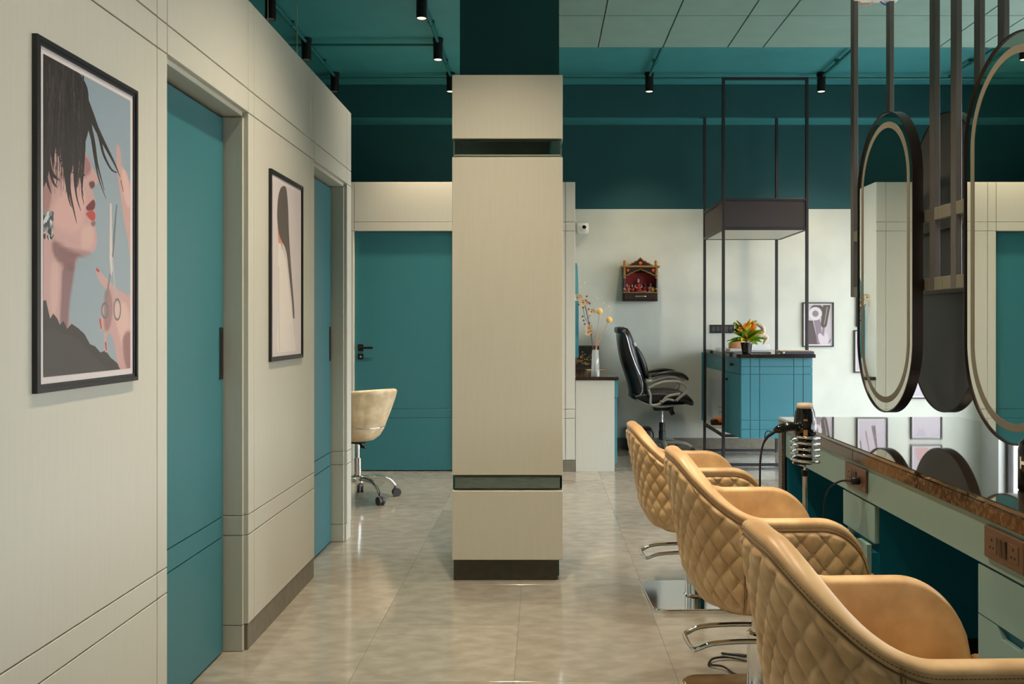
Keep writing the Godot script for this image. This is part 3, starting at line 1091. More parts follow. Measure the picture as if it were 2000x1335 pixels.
func make_salon_chair(label: String) -> Node3D:
	make_plan()
	var t := thing("styling_chair", label, "chair", Vector3.ZERO, 0.0, "quilted styling chairs")
	var s := sk()
	sheet(s, 340, 96, func(u: float, v: float):
		var p := skin(u, v, 0.0)
		var n := plan_normal(u)
		var q := quilt(u, p.y, v)
		return p + Vector3(n.x, 0, n.y) * q)
	obj("quilted_shell", s, M.leather, t).set_meta("label", "diamond quilted tan leather outer shell")
	# rim roll, inner lining and the rounded arm fronts
	var thick := 0.052
	s = sk()
	var inner := func(u: float, v: float) -> Vector3:
		var top := shell_top(u)
		var p := skin(u, 0.0, 0.0)
		var n := plan_normal(u)
		var o := Vector3(n.x, 0, n.y)
		if v < 0.4:
			var a := PI * v / 0.4
			return p - o * (thick / 2.0) * (1.0 - cos(a)) + Vector3(0, sin(a) * 0.016, 0)
		var w := (v - 0.4) / 0.6
		var y := lerpf(top, 0.44, w)
		var q := skin(u, clampf((top - y) / maxf(0.01, top - 0.375), 0.0, 1.0), thick + 0.012 * sin(PI * w))
		return Vector3(q.x, y, q.z)
	sheet(s, 150, 28, inner, true)
	for e in [0.0, 1.0]:
		sheet(s, 8, 30, func(a: float, v: float):
			var o := skin(e, v, 0.0)
			var i := skin(e, v, thick)
			var m := o.lerp(i, (1.0 - cos(PI * a)) * 0.5)
			return m + Vector3(0.024 * sin(PI * a), 0.024 * sin(PI * a) * (1.0 - smoothstep(0.0, 0.25, v)), 0), e > 0.5)
	obj("lining", s, M.leather, t).set_meta("label", "smooth tan leather lining and rolled rim")
	# stitched piping under the rim and down the two back seams
	s = sk()
	var path := []
	for i in 121:
		var u := lerpf(0.004, 0.996, i / 120.0)
		var p := skin(u, clampf(0.019 / (shell_top(u) - 0.375), 0, 1), 0.0)
		var n := plan_normal(u)
		path.append(p + Vector3(n.x, 0, n.y) * 0.0005)
	tube(s, path, 0.0022, 6)
	obj("piping", s, M.thread, t)
	# row of stitches above the piping
	s = sk()
	for i in 200:
		var u := lerpf(0.01, 0.985, i / 200.0)
		var q := []
		for k in 2:
			var w := u + k * 0.0032
			var p := skin(w, clampf(0.008 / (shell_top(w) - 0.375), 0, 1), 0.0)
			var n := plan_normal(w)
			q.append(p + Vector3(n.x, 0, n.y) * 0.0006)
		tube(s, q, 0.0009, 4)
	obj("stitching", s, M.thread, t)
	for g in [-1.0, 1.0]:
		for off in [-0.004, 0.004]:
			s = sk()
			path = []
			var u: float = 0.5 + (g * 0.40 + off) / plan_len
			for i in 25:
				var v := lerpf(0.05, 0.98, i / 24.0)
				var p := skin(u, v, 0.0)
				var n := plan_normal(u)
				path.append(p + Vector3(n.x, 0, n.y) * (quilt(u, p.y, v) + 0.0004))
			tube(s, path, 0.0011, 5)
			obj("seam", s, M.thread, t)
	# seat cushion with a rounded front
	s = sk()
	sheet(s, 48, 14, func(u: float, v: float):
		var th: float = TAU * u
		var c := cos(th)
		var sn := sin(th)
		var e := 2.0 / 3.2
		var rr: float
		var y: float
		if v < 0.5:
			rr = v / 0.5 * 0.9
			y = 0.485 - 0.012 * rr * rr
		else:
			var a: float = (v - 0.5) / 0.5 * PI
			rr = 0.9 + 0.1 * sin(a)
			y = 0.43 + 0.043 * cos(a)
		return Vector3(0.03 + 0.265 * signf(c) * pow(absf(c), e) * rr, y, 0.243 * signf(sn) * pow(absf(sn), e) * rr))
	obj("seat_cushion", s, M.leather, t)
	s = sk()
	# underside board
	var poly := []
	for i in 61:
		var p := skin(i / 60.0, 0.97, 0.01)
		poly.append(Vector2(p.x, p.z))
	prism(s, poly, -0.40, -0.375, Transform3D(Basis(Vector3(1, 0, 0), Vector3(0, 0, 1), Vector3(0, -1, 0)), Vector3.ZERO))
	obj("seat_board", s, M.leather, t)
	# chrome lift, base plate and pump bar
	s = sk()
	cbox(s, Vector3(0, 0.362, 0), Vector3(0.22, 0.026, 0.22), 0.004)
	obj("mechanism", s, M.black_metal, t)
	s = sk()
	lathe(s, [Vector2(0, 0.02), Vector2(0.055, 0.02), Vector2(0.05, 0.026), Vector2(0.047, 0.03), Vector2(0.047, 0.25), Vector2(0.042, 0.255), Vector2(0.033, 0.257), Vector2(0.033, 0.352), Vector2(0, 0.352)], 32, Transform3D.IDENTITY, false)
	obj("pedestal", s, M.chrome, t)
	s = sk()
	var b := []
	var hw := 0.235
	var cr := 0.06
	for k in 4:
		for i in 9:
			var a := PI / 2 * (k + i / 8.0)
			var cx := hw - cr if k in [0, 3] else -hw + cr
			var cz := hw - cr if k in [0, 1] else -hw + cr
			b.append(Vector2(cx + cr * cos(a), cz + cr * sin(a)))
	var lay := Basis(Vector3(1, 0, 0), Vector3(0, 0, 1), Vector3(0, -1, 0))
	prism(s, b, -0.014, 0.0, Transform3D(lay, Vector3.ZERO))
	var b2 := []
	for q in b: b2.append(q * 0.975)
	prism(s, b2, -0.02, -0.0139, Transform3D(lay, Vector3.ZERO))
	obj("base_plate", s, M.chrome, t)
	s = sk()
	var lp := curve([Vector3(0.02, 0.25, -0.085), Vector3(-0.10, 0.25, -0.085), Vector3(-0.19, 0.243, -0.085), Vector3(-0.235, 0.226, -0.08), Vector3(-0.25, 0.222, -0.062), Vector3(-0.25, 0.222, 0.062), Vector3(-0.235, 0.226, 0.08), Vector3(-0.19, 0.243, 0.085), Vector3(-0.10, 0.25, 0.085), Vector3(0.02, 0.25, 0.085)], 6)
	tube(s, lp, 0.0085, 10)
	obj("pump_bar", s, M.chrome, t)
	return t

func salon_chairs() -> void:
	var c := make_salon_chair("tan quilted styling chair, the one nearest the reception desk")
	c.position = Vector3(0.725, 0, -4.27)
	c.rotation.y = 0.03
	c.scale.y = 0.95
	dup(c, Vector3(0.745, 0, -3.06), 0.03, "tan quilted styling chair in the middle of the row of three").scale.y = 1.0
	dup(c, Vector3(0.755, 0, -1.88), 0.03, "tan quilted styling chair at the end of the row away from the reception desk").scale.y = 1.0

# ---------------------------------------------------------------- reception desk inside a tube frame
func reception() -> void:
	var fx0 := 1.655
	var fx1 := 2.42
	var d0 := 8.21
	var d1 := 9.16
	var t := thing("desk_rack", "tall dark tube rack with boxed shelf around the reception desk", "rack", Vector3.ZERO)
	var b := 0.0125
	for p in [[fx0, d0, 3.565], [fx1, d0, 3.565], [fx0, d1, 3.415], [fx1 - 0.03, d1, 3.415]]:
		var s := sk()
		span(s, Vector3(p[0] - b, 0, -p[1] - 0.016), Vector3(p[0] + b, p[2], -p[1] + 0.016), 0.002)
		obj("post", s, M.tube_dark, t)
	var bars := [
		[Vector3(fx0, 3.553, -d0), Vector3(fx1, 3.553, -d0)],
		[Vector3(fx0, 0.02, -d0), Vector3(fx1, 0.02, -d0)], [Vector3(fx0, 0.02, -d1), Vector3(fx1 - 0.03, 0.02, -d1)], [Vector3(fx0, 0.02, -d0), Vector3(fx0, 0.02, -d1)],
		[Vector3(fx0, 2.445, -d0), Vector3(fx1, 2.445, -d0)], [Vector3(fx0, 2.18, -d0), Vector3(fx1, 2.18, -d0)],
		[Vector3(fx0, 2.445, -d1), Vector3(fx1 - 0.03, 2.445, -d1)], [Vector3(fx0, 2.18, -d1), Vector3(fx1 - 0.03, 2.18, -d1)],
		[Vector3(fx0, 2.445, -d0), Vector3(fx0, 2.445, -d1)], [Vector3(fx0, 2.18, -d0), Vector3(fx0, 2.18, -d1)],
		[Vector3(fx1, 2.445, -d0), Vector3(fx1, 2.445, -d1)], [Vector3(fx1, 2.18, -d0), Vector3(fx1, 2.18, -d1)],
		[Vector3(fx0, 0.285, -d0), Vector3(fx0, 0.285, -d1)], [Vector3(fx0, 0.285, -d1), Vector3(fx1 - 0.03, 0.285, -d1)], [Vector3(fx0, 0.285, -d0), Vector3(fx1, 0.285, -d0)],
	]
	for q in bars:
		var s := sk()
		span(s, q[0] - Vector3(b, b, b), q[1] + Vector3(b, b, -b) if absf(q[0].z - q[1].z) > 0.1 else q[1] + Vector3(b, b, b), 0.002)
		obj("rail", s, M.tube_dark, t)
	var s := sk()
	span(s, Vector3(fx0 + 0.013, 2.193, -d0 - 0.006), Vector3(fx1 - 0.013, 2.432, -d0 + 0.004), 0.001)
	obj("box_panel", s, M.wenge, t).set_meta("label", "dark wood front of the boxed shelf")
	s = sk()
	span(s, Vector3(fx0 - 0.004, 2.193, -d1 + 0.017), Vector3(fx0 + 0.006, 2.432, -d0 - 0.017), 0.001)
	obj("box_panel", s, M.wenge, t)
	s = sk()
	span(s, Vector3(fx0 + 0.013, 2.172, -d1 + 0.013), Vector3(fx1 - 0.013, 2.182, -d0 - 0.013), 0.001)
	obj("box_floor", s, M.cream, t).set_meta("label", "pale underside of the boxed shelf")
	s = sk()
	span(s, Vector3(fx0 + 0.013, 0.287, -d1 + 0.013), Vector3(fx1 - 0.013, 0.30, -d0 - 0.55), 0.001)
	obj("low_shelf", s, M.cream, t)
	# the desk
	var dk := thing("reception_desk", "teal reception desk with grooved front panel and dark stone top", "desk", Vector3.ZERO)
	var nz := -7.78
	var gx0 := 1.69
	var gx1 := 2.37
	var poly := [Vector2(gx0, -9.4), Vector2(gx0, -8.05)]
	for i in 9:
		var a := PI - PI / 2 * i / 8.0
		poly.append(Vector2(gx0 + 0.05 + 0.05 * cos(a), nz - 0.05 + 0.05 * sin(a)))
	poly += [Vector2(gx1, nz), Vector2(gx1, -9.4)]
	var lay := Basis(Vector3(1, 0, 0), Vector3(0, 0, 1), Vector3(0, -1, 0))
	s = sk()
	prism(s, poly, -1.045, -1.013, Transform3D(lay, Vector3.ZERO))
	obj("stone_top", s, M.granite_dark, dk)
	# pedestal: body with front panels split by grooves
	s = sk()
	span(s, Vector3(1.742, 0.305, -8.36), Vector3(gx1 - 0.012, 1.012, -7.862))
	var body := obj("body", s, M.teal_desk, dk)
	var xs := [1.737, 1.819, 1.90, 2.199, 2.282, gx1 - 0.004]
	var ys := [0.303, 0.384, 0.464, 0.866, 0.935, 1.012]
	for i in 5:
		for j in 5:
			piece(body, "front_panel", Vector3(xs[i] + 0.0018, ys[j] + 0.0018, -7.862), Vector3(xs[i + 1] - 0.0018, ys[j + 1] - 0.0018, -7.85), M.teal_desk, 0.0012)
	# bowed left flank: drawer above, cupboard below
	for r in [[0.305, 0.862], [0.868, 1.012]]:
		s = sk()
		var bow := [Vector2(1.74, -7.852)]
		for i in 11:
			var u := i / 10.0
			bow.append(Vector2(1.732 - 0.035 * u * u, lerpf(-7.856, -8.34, u)))
		bow.append(Vector2(1.742, -8.34))
		prism(s, bow, -r[1], -r[0], Transform3D(lay, Vector3.ZERO), true)
		var fr := obj("flank_front", s, M.teal_desk, dk)
		s = sk()
		var kz := -8.08 if r[0] > 0.8 else -8.27
		var ky := 0.944 if r[0] > 0.8 else 0.80
		tube(s, [Vector3(1.722, ky, kz), Vector3(1.70, ky, kz)], 0.006, 8)
		tube(s, [Vector3(1.70, ky, kz), Vector3(1.688, ky, kz)], 0.013, 12)
		obj("knob", s, M.knob, fr)
	s = sk()
	span(s, Vector3(1.70, 0.86, -9.30), Vector3(1.72, 1.012, -8.365), 0.001)
	var ap := obj("apron_drawer", s, M.teal_desk, dk)
	s = sk()
	tube(s, [Vector3(1.70, 0.945, -8.75), Vector3(1.686, 0.945, -8.75)], 0.006, 8)
	obj("lock", s, M.silver, ap)
	s = sk()
	span(s, Vector3(1.665, 0.30, -9.40), Vector3(1.715, 1.012, -9.375), 0.001)
	obj("rear_leg", s, M.teal_desk, dk)
	s = sk()
	span(s, Vector3(2.335, 0.30, -9.335), Vector3(2.36, 1.012, -8.36), 0.001)
	obj("side_panel", s, M.cream, dk)
	# things on the desk
	plant(Vector3(1.788, 1.045, -7.86))
	s = sk()
	lathe(s, [Vector2(0.0, 0.0), Vector2(0.07, 0.0), Vector2(0.072, 0.006), Vector2(0.066, 0.04), Vector2(0.05, 0.075), Vector2(0.025, 0.085), Vector2(0, 0.086)], 24)
	var o := obj("wooden_bowl", s, M.terracotta)
	o.position = Vector3(1.93, 1.065, -8.96)
	tag(o, "brown upturned wooden bowl behind the potted plant", "bowl")
	var st := thing("notebook", "pale notebook under the upturned wooden bowl", "notebook", Vector3(1.945, 1.045, -8.96), 0.0)
	s = sk()
	cbox(s, Vector3(0, 0.006, 0), Vector3(0.19, 0.012, 0.22), 0.001)
	obj("pages", s, M.paper, st)
	s = sk()
	cbox(s, Vector3(0, 0.016, 0), Vector3(0.195, 0.006, 0.225), 0.001)
	obj("cover", s, M.mat_board, st)
	# driftwood ornament on a white block
	var dw := thing("driftwood_ornament", "pale twisted driftwood ornament on a white block beside the plant", "ornament", Vector3(2.15, 1.045, -8.9))
	s = sk()
	cbox(s, Vector3(0, 0.03, 0), Vector3(0.18, 0.06, 0.10), 0.003)
	obj("block", s, M.white, dw)
	s = sk()
	tube(s, curve([Vector3(-0.05, 0.06, 0), Vector3(-0.03, 0.12, 0.01), Vector3(0.03, 0.15, 0), Vector3(0.075, 0.12, 0), Vector3(0.05, 0.085, 0.01), Vector3(0.045, 0.06, 0)], 6), [0.02, 0.02, 0.021, 0.022, 0.023, 0.024, 0.025, 0.026, 0.027, 0.028, 0.028, 0.028, 0.028, 0.028, 0.028, 0.028, 0.027, 0.026, 0.024, 0.022, 0.02, 0.018, 0.016, 0.014, 0.013, 0.012, 0.011, 0.01, 0.01, 0.01, 0.01], 10)
	tube(s, curve([Vector3(0.02, 0.145, 0), Vector3(0.04, 0.21, 0.01), Vector3(0.0, 0.26, 0), Vector3(-0.05, 0.28, 0)], 6), 0.022, 10)
	obj("wood", s, M.driftwood, dw)
	# glass dish at the back left
	s = sk()
	lathe(s, [Vector2(0, 0.004), Vector2(0.05, 0.004), Vector2(0.058, 0.03), Vector2(0.062, 0.03), Vector2(0.055, 0.0), Vector2(0, 0)], 24)
	o = obj("glass_dish", s, M.glass_thick)
	o.position = Vector3(1.79, 1.045, -9.0)
	tag(o, "small clear glass dish on the back of the desk", "dish")
	# books at the front right, magazine by the plant
	var bk := thing("book", "dark covered book lying at the right end of the desk top", "book", Vector3(2.24, 1.045, -7.93), 0.0)
	s = sk()
	cbox(s, Vector3(0.01, 0.011, 0), Vector3(0.255, 0.022, 0.17), 0.001)
	obj("cover", s, M.book_cover, bk)
	s = sk()
	cbox(s, Vector3(-0.122, 0.011, 0), Vector3(0.028, 0.016, 0.165), 0.001)
	obj("page_block", s, M.paper, bk)
	s = sk()
	cbox(s, Vector3(2.225, 1.071, -7.94), Vector3(0.28, 0.006, 0.17), 0.001)
	tag(obj("notepad", s, M.tan_card), "tan notepad lying on the dark book", "notepad")
	s = sk()
	cbox(s, Vector3(1.80, 1.049, -8.25), Vector3(0.21, 0.008, 0.28), 0.001, Basis(Vector3.UP, 0.2))
	tag(obj("magazine", s, M.book_cover), "dark magazine lying behind the black plant pot", "magazine")
	s = sk()
	cbox(s, Vector3(1.99, 1.049, -8.15), Vector3(0.16, 0.008, 0.22), 0.001, Basis(Vector3.UP, -0.2))
	tag(obj("brochure", s, M.book_cover), "grey brochure lying to the right of the plant pot", "brochure")
	# on the low shelf
	var oc := thing("rolled_tool_pouch", "orange and black pouch on the low shelf of the desk", "pouch", Vector3(1.775, 0.30, -9.0))
	s = sk()
	rbox(s, Vector3(0, 0.035, 0), Vector3(0.16, 0.07, 0.1), 0.03, 5)
	obj("pouch", s, M.orange_rubber, oc)
	s = sk()
	rbox(s, Vector3(-0.06, 0.03, 0.045), Vector3(0.08, 0.06, 0.05), 0.022, 5)
	rbox(s, Vector3(0.03, 0.012, 0.055), Vector3(0.18, 0.024, 0.03), 0.01, 5)
	obj("flap", s, M.black_plastic, oc)
	var lp := thing("bamboo_sprig", "small green sprig standing on the low shelf", "plant", Vector3(1.875, 0.30, -9.06))
	for k in 9:
		var lf := mi("leaf", leaf_mesh(0.12, 0.03, 0.5), M.leaf_dark, lp)
		lf.position = Vector3(0, 0.06 + 0.02 * k, 0)
		lf.rotation = Vector3(0, k * 2.4, 0.5)
	s = sk()
	tube(s, [Vector3.ZERO, Vector3(0, 0.26, 0)], 0.006, 8)
	obj("stem", s, M.leaf_dark, lp)

func leaf_mesh(length: float, width: float, bend: float) -> ArrayMesh:
	var key := "leaf %.3f %.3f %.2f" % [length, width, bend]
	if cache.has(key):
		return cache[key]
	var s := sk()
	sheet(s, 8, 4, func(u: float, v: float):
		var w := width * pow(sin(PI * clampf(u * 0.92 + 0.06, 0, 1)), 0.8) * (v - 0.5)
		return Vector3(length * u * (1.0 - 0.12 * bend * u), absf(v - 0.5) * width * 0.3 - length * 0.35 * bend * u * u, w))
	s.generate_normals()
	cache[key] = s.commit()
	return cache[key]

func plant(at: Vector3) -> void:
	var t := thing("potted_croton", "small potted plant with green, yellow and orange leaves on the desk corner", "plant", at)
	var s := sk()
	lathe(s, [Vector2(0, 0), Vector2(0.036, 0), Vector2(0.038, 0.004), Vector2(0.050, 0.088), Vector2(0.053, 0.09), Vector2(0.053, 0.1), Vector2(0.047, 0.1), Vector2(0.045, 0.09), Vector2(0, 0.088)], 28, Transform3D.IDENTITY, false)
	obj("pot", s, M.black_gloss, t)
	s = sk()
	for k in 5:
		var a := TAU * k / 5.0
		tube(s, [Vector3(0.008 * cos(a), 0.085, 0.008 * sin(a)), Vector3(0.022 * cos(a), 0.16, 0.022 * sin(a))], 0.004, 6)
	obj("stems", s, M.stem_white, t)
	var r := RandomNumberGenerator.new()
	r.seed = 5
	var mats := [M.leaf_green, M.leaf_green, M.leaf_green, M.leaf_yellow, M.leaf_dark, M.leaf_yellow, M.leaf_orange]
	for k in 54:
		var ring := k / 18
		var l := r.randf_range(0.14, 0.19)
		var lf := mi("leaf", leaf_mesh(snappedf(l, 0.02), 0.068, [1.0, 0.7, 0.4][ring]), mats[(k * 5 + ring) % (4 if ring == 0 else 7)] if ring < 2 else [M.leaf_yellow, M.leaf_orange, M.leaf_yellow, M.leaf_green][k % 4], t)
		lf.position = Vector3(0, 0.105 + 0.02 * ring, 0)
		lf.rotation = Vector3(r.randf_range(-0.6, 0.6), k * 2.399 + r.randf_range(-0.2, 0.2), [0.40, 0.80, 1.12][ring] + r.randf_range(-0.2, 0.2))
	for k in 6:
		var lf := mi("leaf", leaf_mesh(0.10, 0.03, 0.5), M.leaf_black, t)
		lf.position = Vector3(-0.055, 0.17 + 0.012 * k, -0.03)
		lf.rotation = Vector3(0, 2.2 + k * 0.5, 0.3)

# ---------------------------------------------------------------- counter by the partition end
func back_counter() -> void:
	var x0 := 0.292
	var x1 := 0.655
	var t := thing("back_counter", "cream sided counter with dark stone top and teal fronts against the partition end", "counter", Vector3.ZERO)
	var s := sk()
	span(s, Vector3(x0, 0.0, -9.46), Vector3(x1 - 0.018, 0.808, -PART - 0.012), 0.001)
	obj("body", s, M.cream, t)
	s = sk()
	span(s, Vector3(x0 - 0.0, 0.81, -9.47), Vector3(x1 + 0.018, 0.84, -PART + 0.005), 0.003)
	obj("stone_top", s, M.granite_dark, t)
	for k in 3:
		var a := PART + 0.016 + k * 0.5
		for r in [[0.655, 0.805, "drawer_front"], [0.075, 0.648, "cupboard_door"]]:
			s = sk()
			span(s, Vector3(x1 - 0.016, r[0], -a - 0.495), Vector3(x1 + (0.012 if r[0] > 0.5 else 0.004), r[1], -a), 0.001)
			obj(r[2], s, M.teal_desk, t)
	# vase with dried flowers
	var at := V(1163, 733, 8.10)
	at.y = 0.84
	var v := thing("flower_vase", "slim clear vase holding dried cream roses and yellow puff balls", "vase", at)
	s = sk()
	lathe(s, [Vector2(0.0, 0.004), Vector2(0.034, 0.004), Vector2(0.031, 0.12), Vector2(0.026, 0.235), Vector2(0.030, 0.235), Vector2(0.035, 0.12), Vector2(0.039, 0.0), Vector2(0, 0)], 24)
	obj("vase_glass", s, M.glass_thick, v)
	var k8 := 8.10 / FOCAL
	var rel := func(px: float, py: float, z := 0.0) -> Vector3:
		return Vector3((px - 1163.0) * k8, (733.0 - py) * k8 - 0.0, z)
	# puff balls
	for q in [[1171, 607, 12.5], [1190, 624, 12.0]]:
		s = sk()
		var c: Vector3 = rel.call(q[0], q[1])
		tube(s, curve([rel.call(1163, 730), rel.call(1163.5, 685), c], 6), 0.0035, 6)
		var stalk := obj("stalk", s, M.stalk, v)
		s = sk()
		ball(s, c, Vector3.ONE * q[2] * k8 * 0.5, 12)
		obj("puff_ball", s, M.puff, stalk)
	# dried rose stem
	s = sk()
	tube(s, curve([rel.call(1163, 730), rel.call(1157, 670), rel.call(1150, 630), rel.call(1143, 598), rel.call(1136, 585)], 6), 0.004, 6)
	tube(s, curve([rel.call(1150, 632), rel.call(1142, 618), rel.call(1139, 600)], 6), 0.0025, 6)
	tube(s, curve([rel.call(1147, 622), rel.call(1155, 612)], 2), 0.0025, 6)
	var stem := obj("rose_stem", s, M.twig, v)
	for q in [[1128, 580, 16], [1139, 590, 17], [1155, 608, 14], [1149, 640, 15], [1149, 648, 15]]:
		rose(stem, rel.call(q[0], q[1], 0.012), q[2] * k8 * 0.55)
	for q in [[1139, 600], [1138, 617], [1140, 625], [1142, 632], [1146, 578], [1149, 590], [1150, 603], [1151, 630], [1145, 586], [1152, 592], [1131, 594], [1155, 652]]:
		s = sk()
		ball(s, rel.call(q[0], q[1], 0.006), Vector3.ONE * 0.009, 6)
		obj("berry", s, M.berry, stem)
	# thin twigs with seed pearls
	for q in [[[1163, 728], [1160, 650], [1140, 585], [1134, 562], [1142, 552]], [[1163, 728], [1170, 640], [1186, 610], [1189, 598], [1178, 592], [1165, 582], [1156, 585]]]:
		s = sk()
		var pts := []
		for p in q: pts.append(rel.call(p[0], p[1], -0.012))
		tube(s, curve(pts, 5), 0.0012, 5)
		var tw := obj("twig", s, M.stalk, v)
		for p in q.slice(3):
			s = sk()
			ball(s, rel.call(p[0], p[1], -0.012), Vector3.ONE * 0.0065, 6)
			obj("seed", s, M.petal, tw)
	# small dark framed picture leaning at the back of the counter
	var pc := thing("framed_picture", "small dark framed picture with gold flecks on the back counter", "picture", Vector3(0.452, 0.842, -9.36))
	pc.rotation.x = -0.16
	s = sk()
	cbox(s, Vector3(0, 0.122, 0), Vector3(0.28, 0.244, 0.016), 0.003)
	obj("frame", s, M.case_dark, pc)
	var q := mi("print", print_quad(Vector3(-0.125, 0.23, 0.0095), Vector3(0.125, 0.23, 0.0095), Vector3(0.125, 0.02, 0.0095), Vector3(-0.125, 0.02, 0.0095)), M.print_gold, pc)
	q.set_meta("label", "dark abstract print with gold flecks")
	s = sk()
	cbox(s, Vector3(0.53, 0.846, -9.02), Vector3(0.2, 0.012, 0.08), 0.002, Basis(Vector3.UP, 0.2))
	tag(obj("letter_tray", s, M.tan_card), "thin pale tray lying behind the vase", "tray")
	s = sk()
	cbox(s, Vector3(0.497, 0.865, -8.02), Vector3(0.02, 0.05, 0.014), 0.002)
	tag(obj("small_tag", s, M.white), "tiny white card standing beside the vase", "card")

func rose(parent: Node3D, at: Vector3, r: float) -> void:
	var s := sk()
	for k in 9:
		var a := k * 2.4
		var rr := r * (0.25 + 0.085 * k)
		sheet(s, 6, 4, func(u: float, v: float):
			var th := a + (u - 0.5) * 1.7
			var bulge: float = rr * (0.75 + 0.35 * v)
			return at + Vector3(cos(th) * bulge, sin(th) * bulge * 0.85, r * 0.55 * (0.35 + v * 0.6) - k * r * 0.05))
	var o := obj("dried_rose", s, M.petal, parent)
	s = sk()
	ball(s, at + Vector3(0, 0, r * 0.2), Vector3.ONE * r * 0.2, 6)
	obj("rose_core", s, M.petal_core, o)

# ---------------------------------------------------------------- things on the far wall
func far_wall_things() -> void:
	shrine()
	# small dome camera
	var c := V(1138, 446, FAR)
	var t := thing("security_camera", "white security camera on the far wall beside the partition", "camera", Vector3(c.x, c.y, -FAR))
	var s := sk()
	rbox(s, Vector3(0, 0, 0.022), Vector3(0.125, 0.12, 0.044), 0.02, 5)
	obj("housing", s, M.white, t)
	s = sk()
	var xf := Transform3D(Basis(Vector3(1, 0, 0), PI / 2 - 0.25), Vector3(0.012, -0.006, 0.04))
	lathe(s, [Vector2(0.04, -0.01), Vector2(0.04, 0.03), Vector2(0.03, 0.045), Vector2(0, 0.046)], 20, xf, false)
	obj("eyeball", s, M.white, t)
	s = sk()
	lathe(s, [Vector2(0.022, 0.0462), Vector2(0.018, 0.049), Vector2(0, 0.05)], 16, xf)
	obj("lens", s, M.black_gloss, t)
	# black switch board behind the desk
	c = V(1410, 642, FAR)
	t = thing("switch_board", "black switch board on the far wall behind the reception desk", "switch", Vector3(c.x, c.y, -FAR))
	s = sk()
	cbox(s, Vector3(0, 0, 0.007), Vector3(0.255, 0.088, 0.014), 0.003)
	obj("plate", s, M.black_plastic, t)
	for k in 5:
		s = sk()
		cbox(s, Vector3(-0.09 + 0.045 * k, 0, 0.0155), Vector3(0.038, 0.052, 0.005), 0.001)
		obj("switch", s, M.grey_plastic, t)
	# gallery of small black framed prints
	var art := [[2.745, 1.067, "showing a hair dryer and a round brush", 0], [3.315, 1.28, "showing combs and a brush on cloth", 1], [3.29, 0.795, "under the print of combs", 2], [3.89, 1.04, "showing small tools in the column near the window", 3], [3.89, 1.568, "topmost in the column near the window", 4], [3.89, 0.52, "lowest in the column near the window", 5]]
	for a in art:
		var h := 0.47 if a[3] != 2 else 0.45
		wall_picture(Vector3(a[0], a[1], -FAR), 0.33, h, "small black framed print " + a[2], a[3])

func wall_picture(at: Vector3, w: float, h: float, label: String, k: int) -> void:
	var t := thing("wall_print", label, "picture", at, 0.0, "black framed prints on the far wall")
	var s := sk()
	var b := 0.012
	span(s, Vector3(0, 0, 0), Vector3(w, b, 0.022), 0.001)
	span(s, Vector3(0, h - b, 0), Vector3(w, h, 0.022), 0.001)
	span(s, Vector3(0, b, 0), Vector3(b, h - b, 0.022), 0.001)
	span(s, Vector3(w - b, b, 0), Vector3(w, h - b, 0.022), 0.001)
	obj("frame", s, M.picture_frame, t)
	s = sk()
	span(s, Vector3(b, b, 0.001), Vector3(w - b, h - b, 0.008))
	obj("mat_board", s, M.mat_board, t)
	var m := 0.028
	mi("print", print_quad(Vector3(m, h - m, 0.0085), Vector3(w - m, h - m, 0.0085), Vector3(w - m, m, 0.0085), Vector3(m, m, 0.0085)), M["print_%d" % k], t)

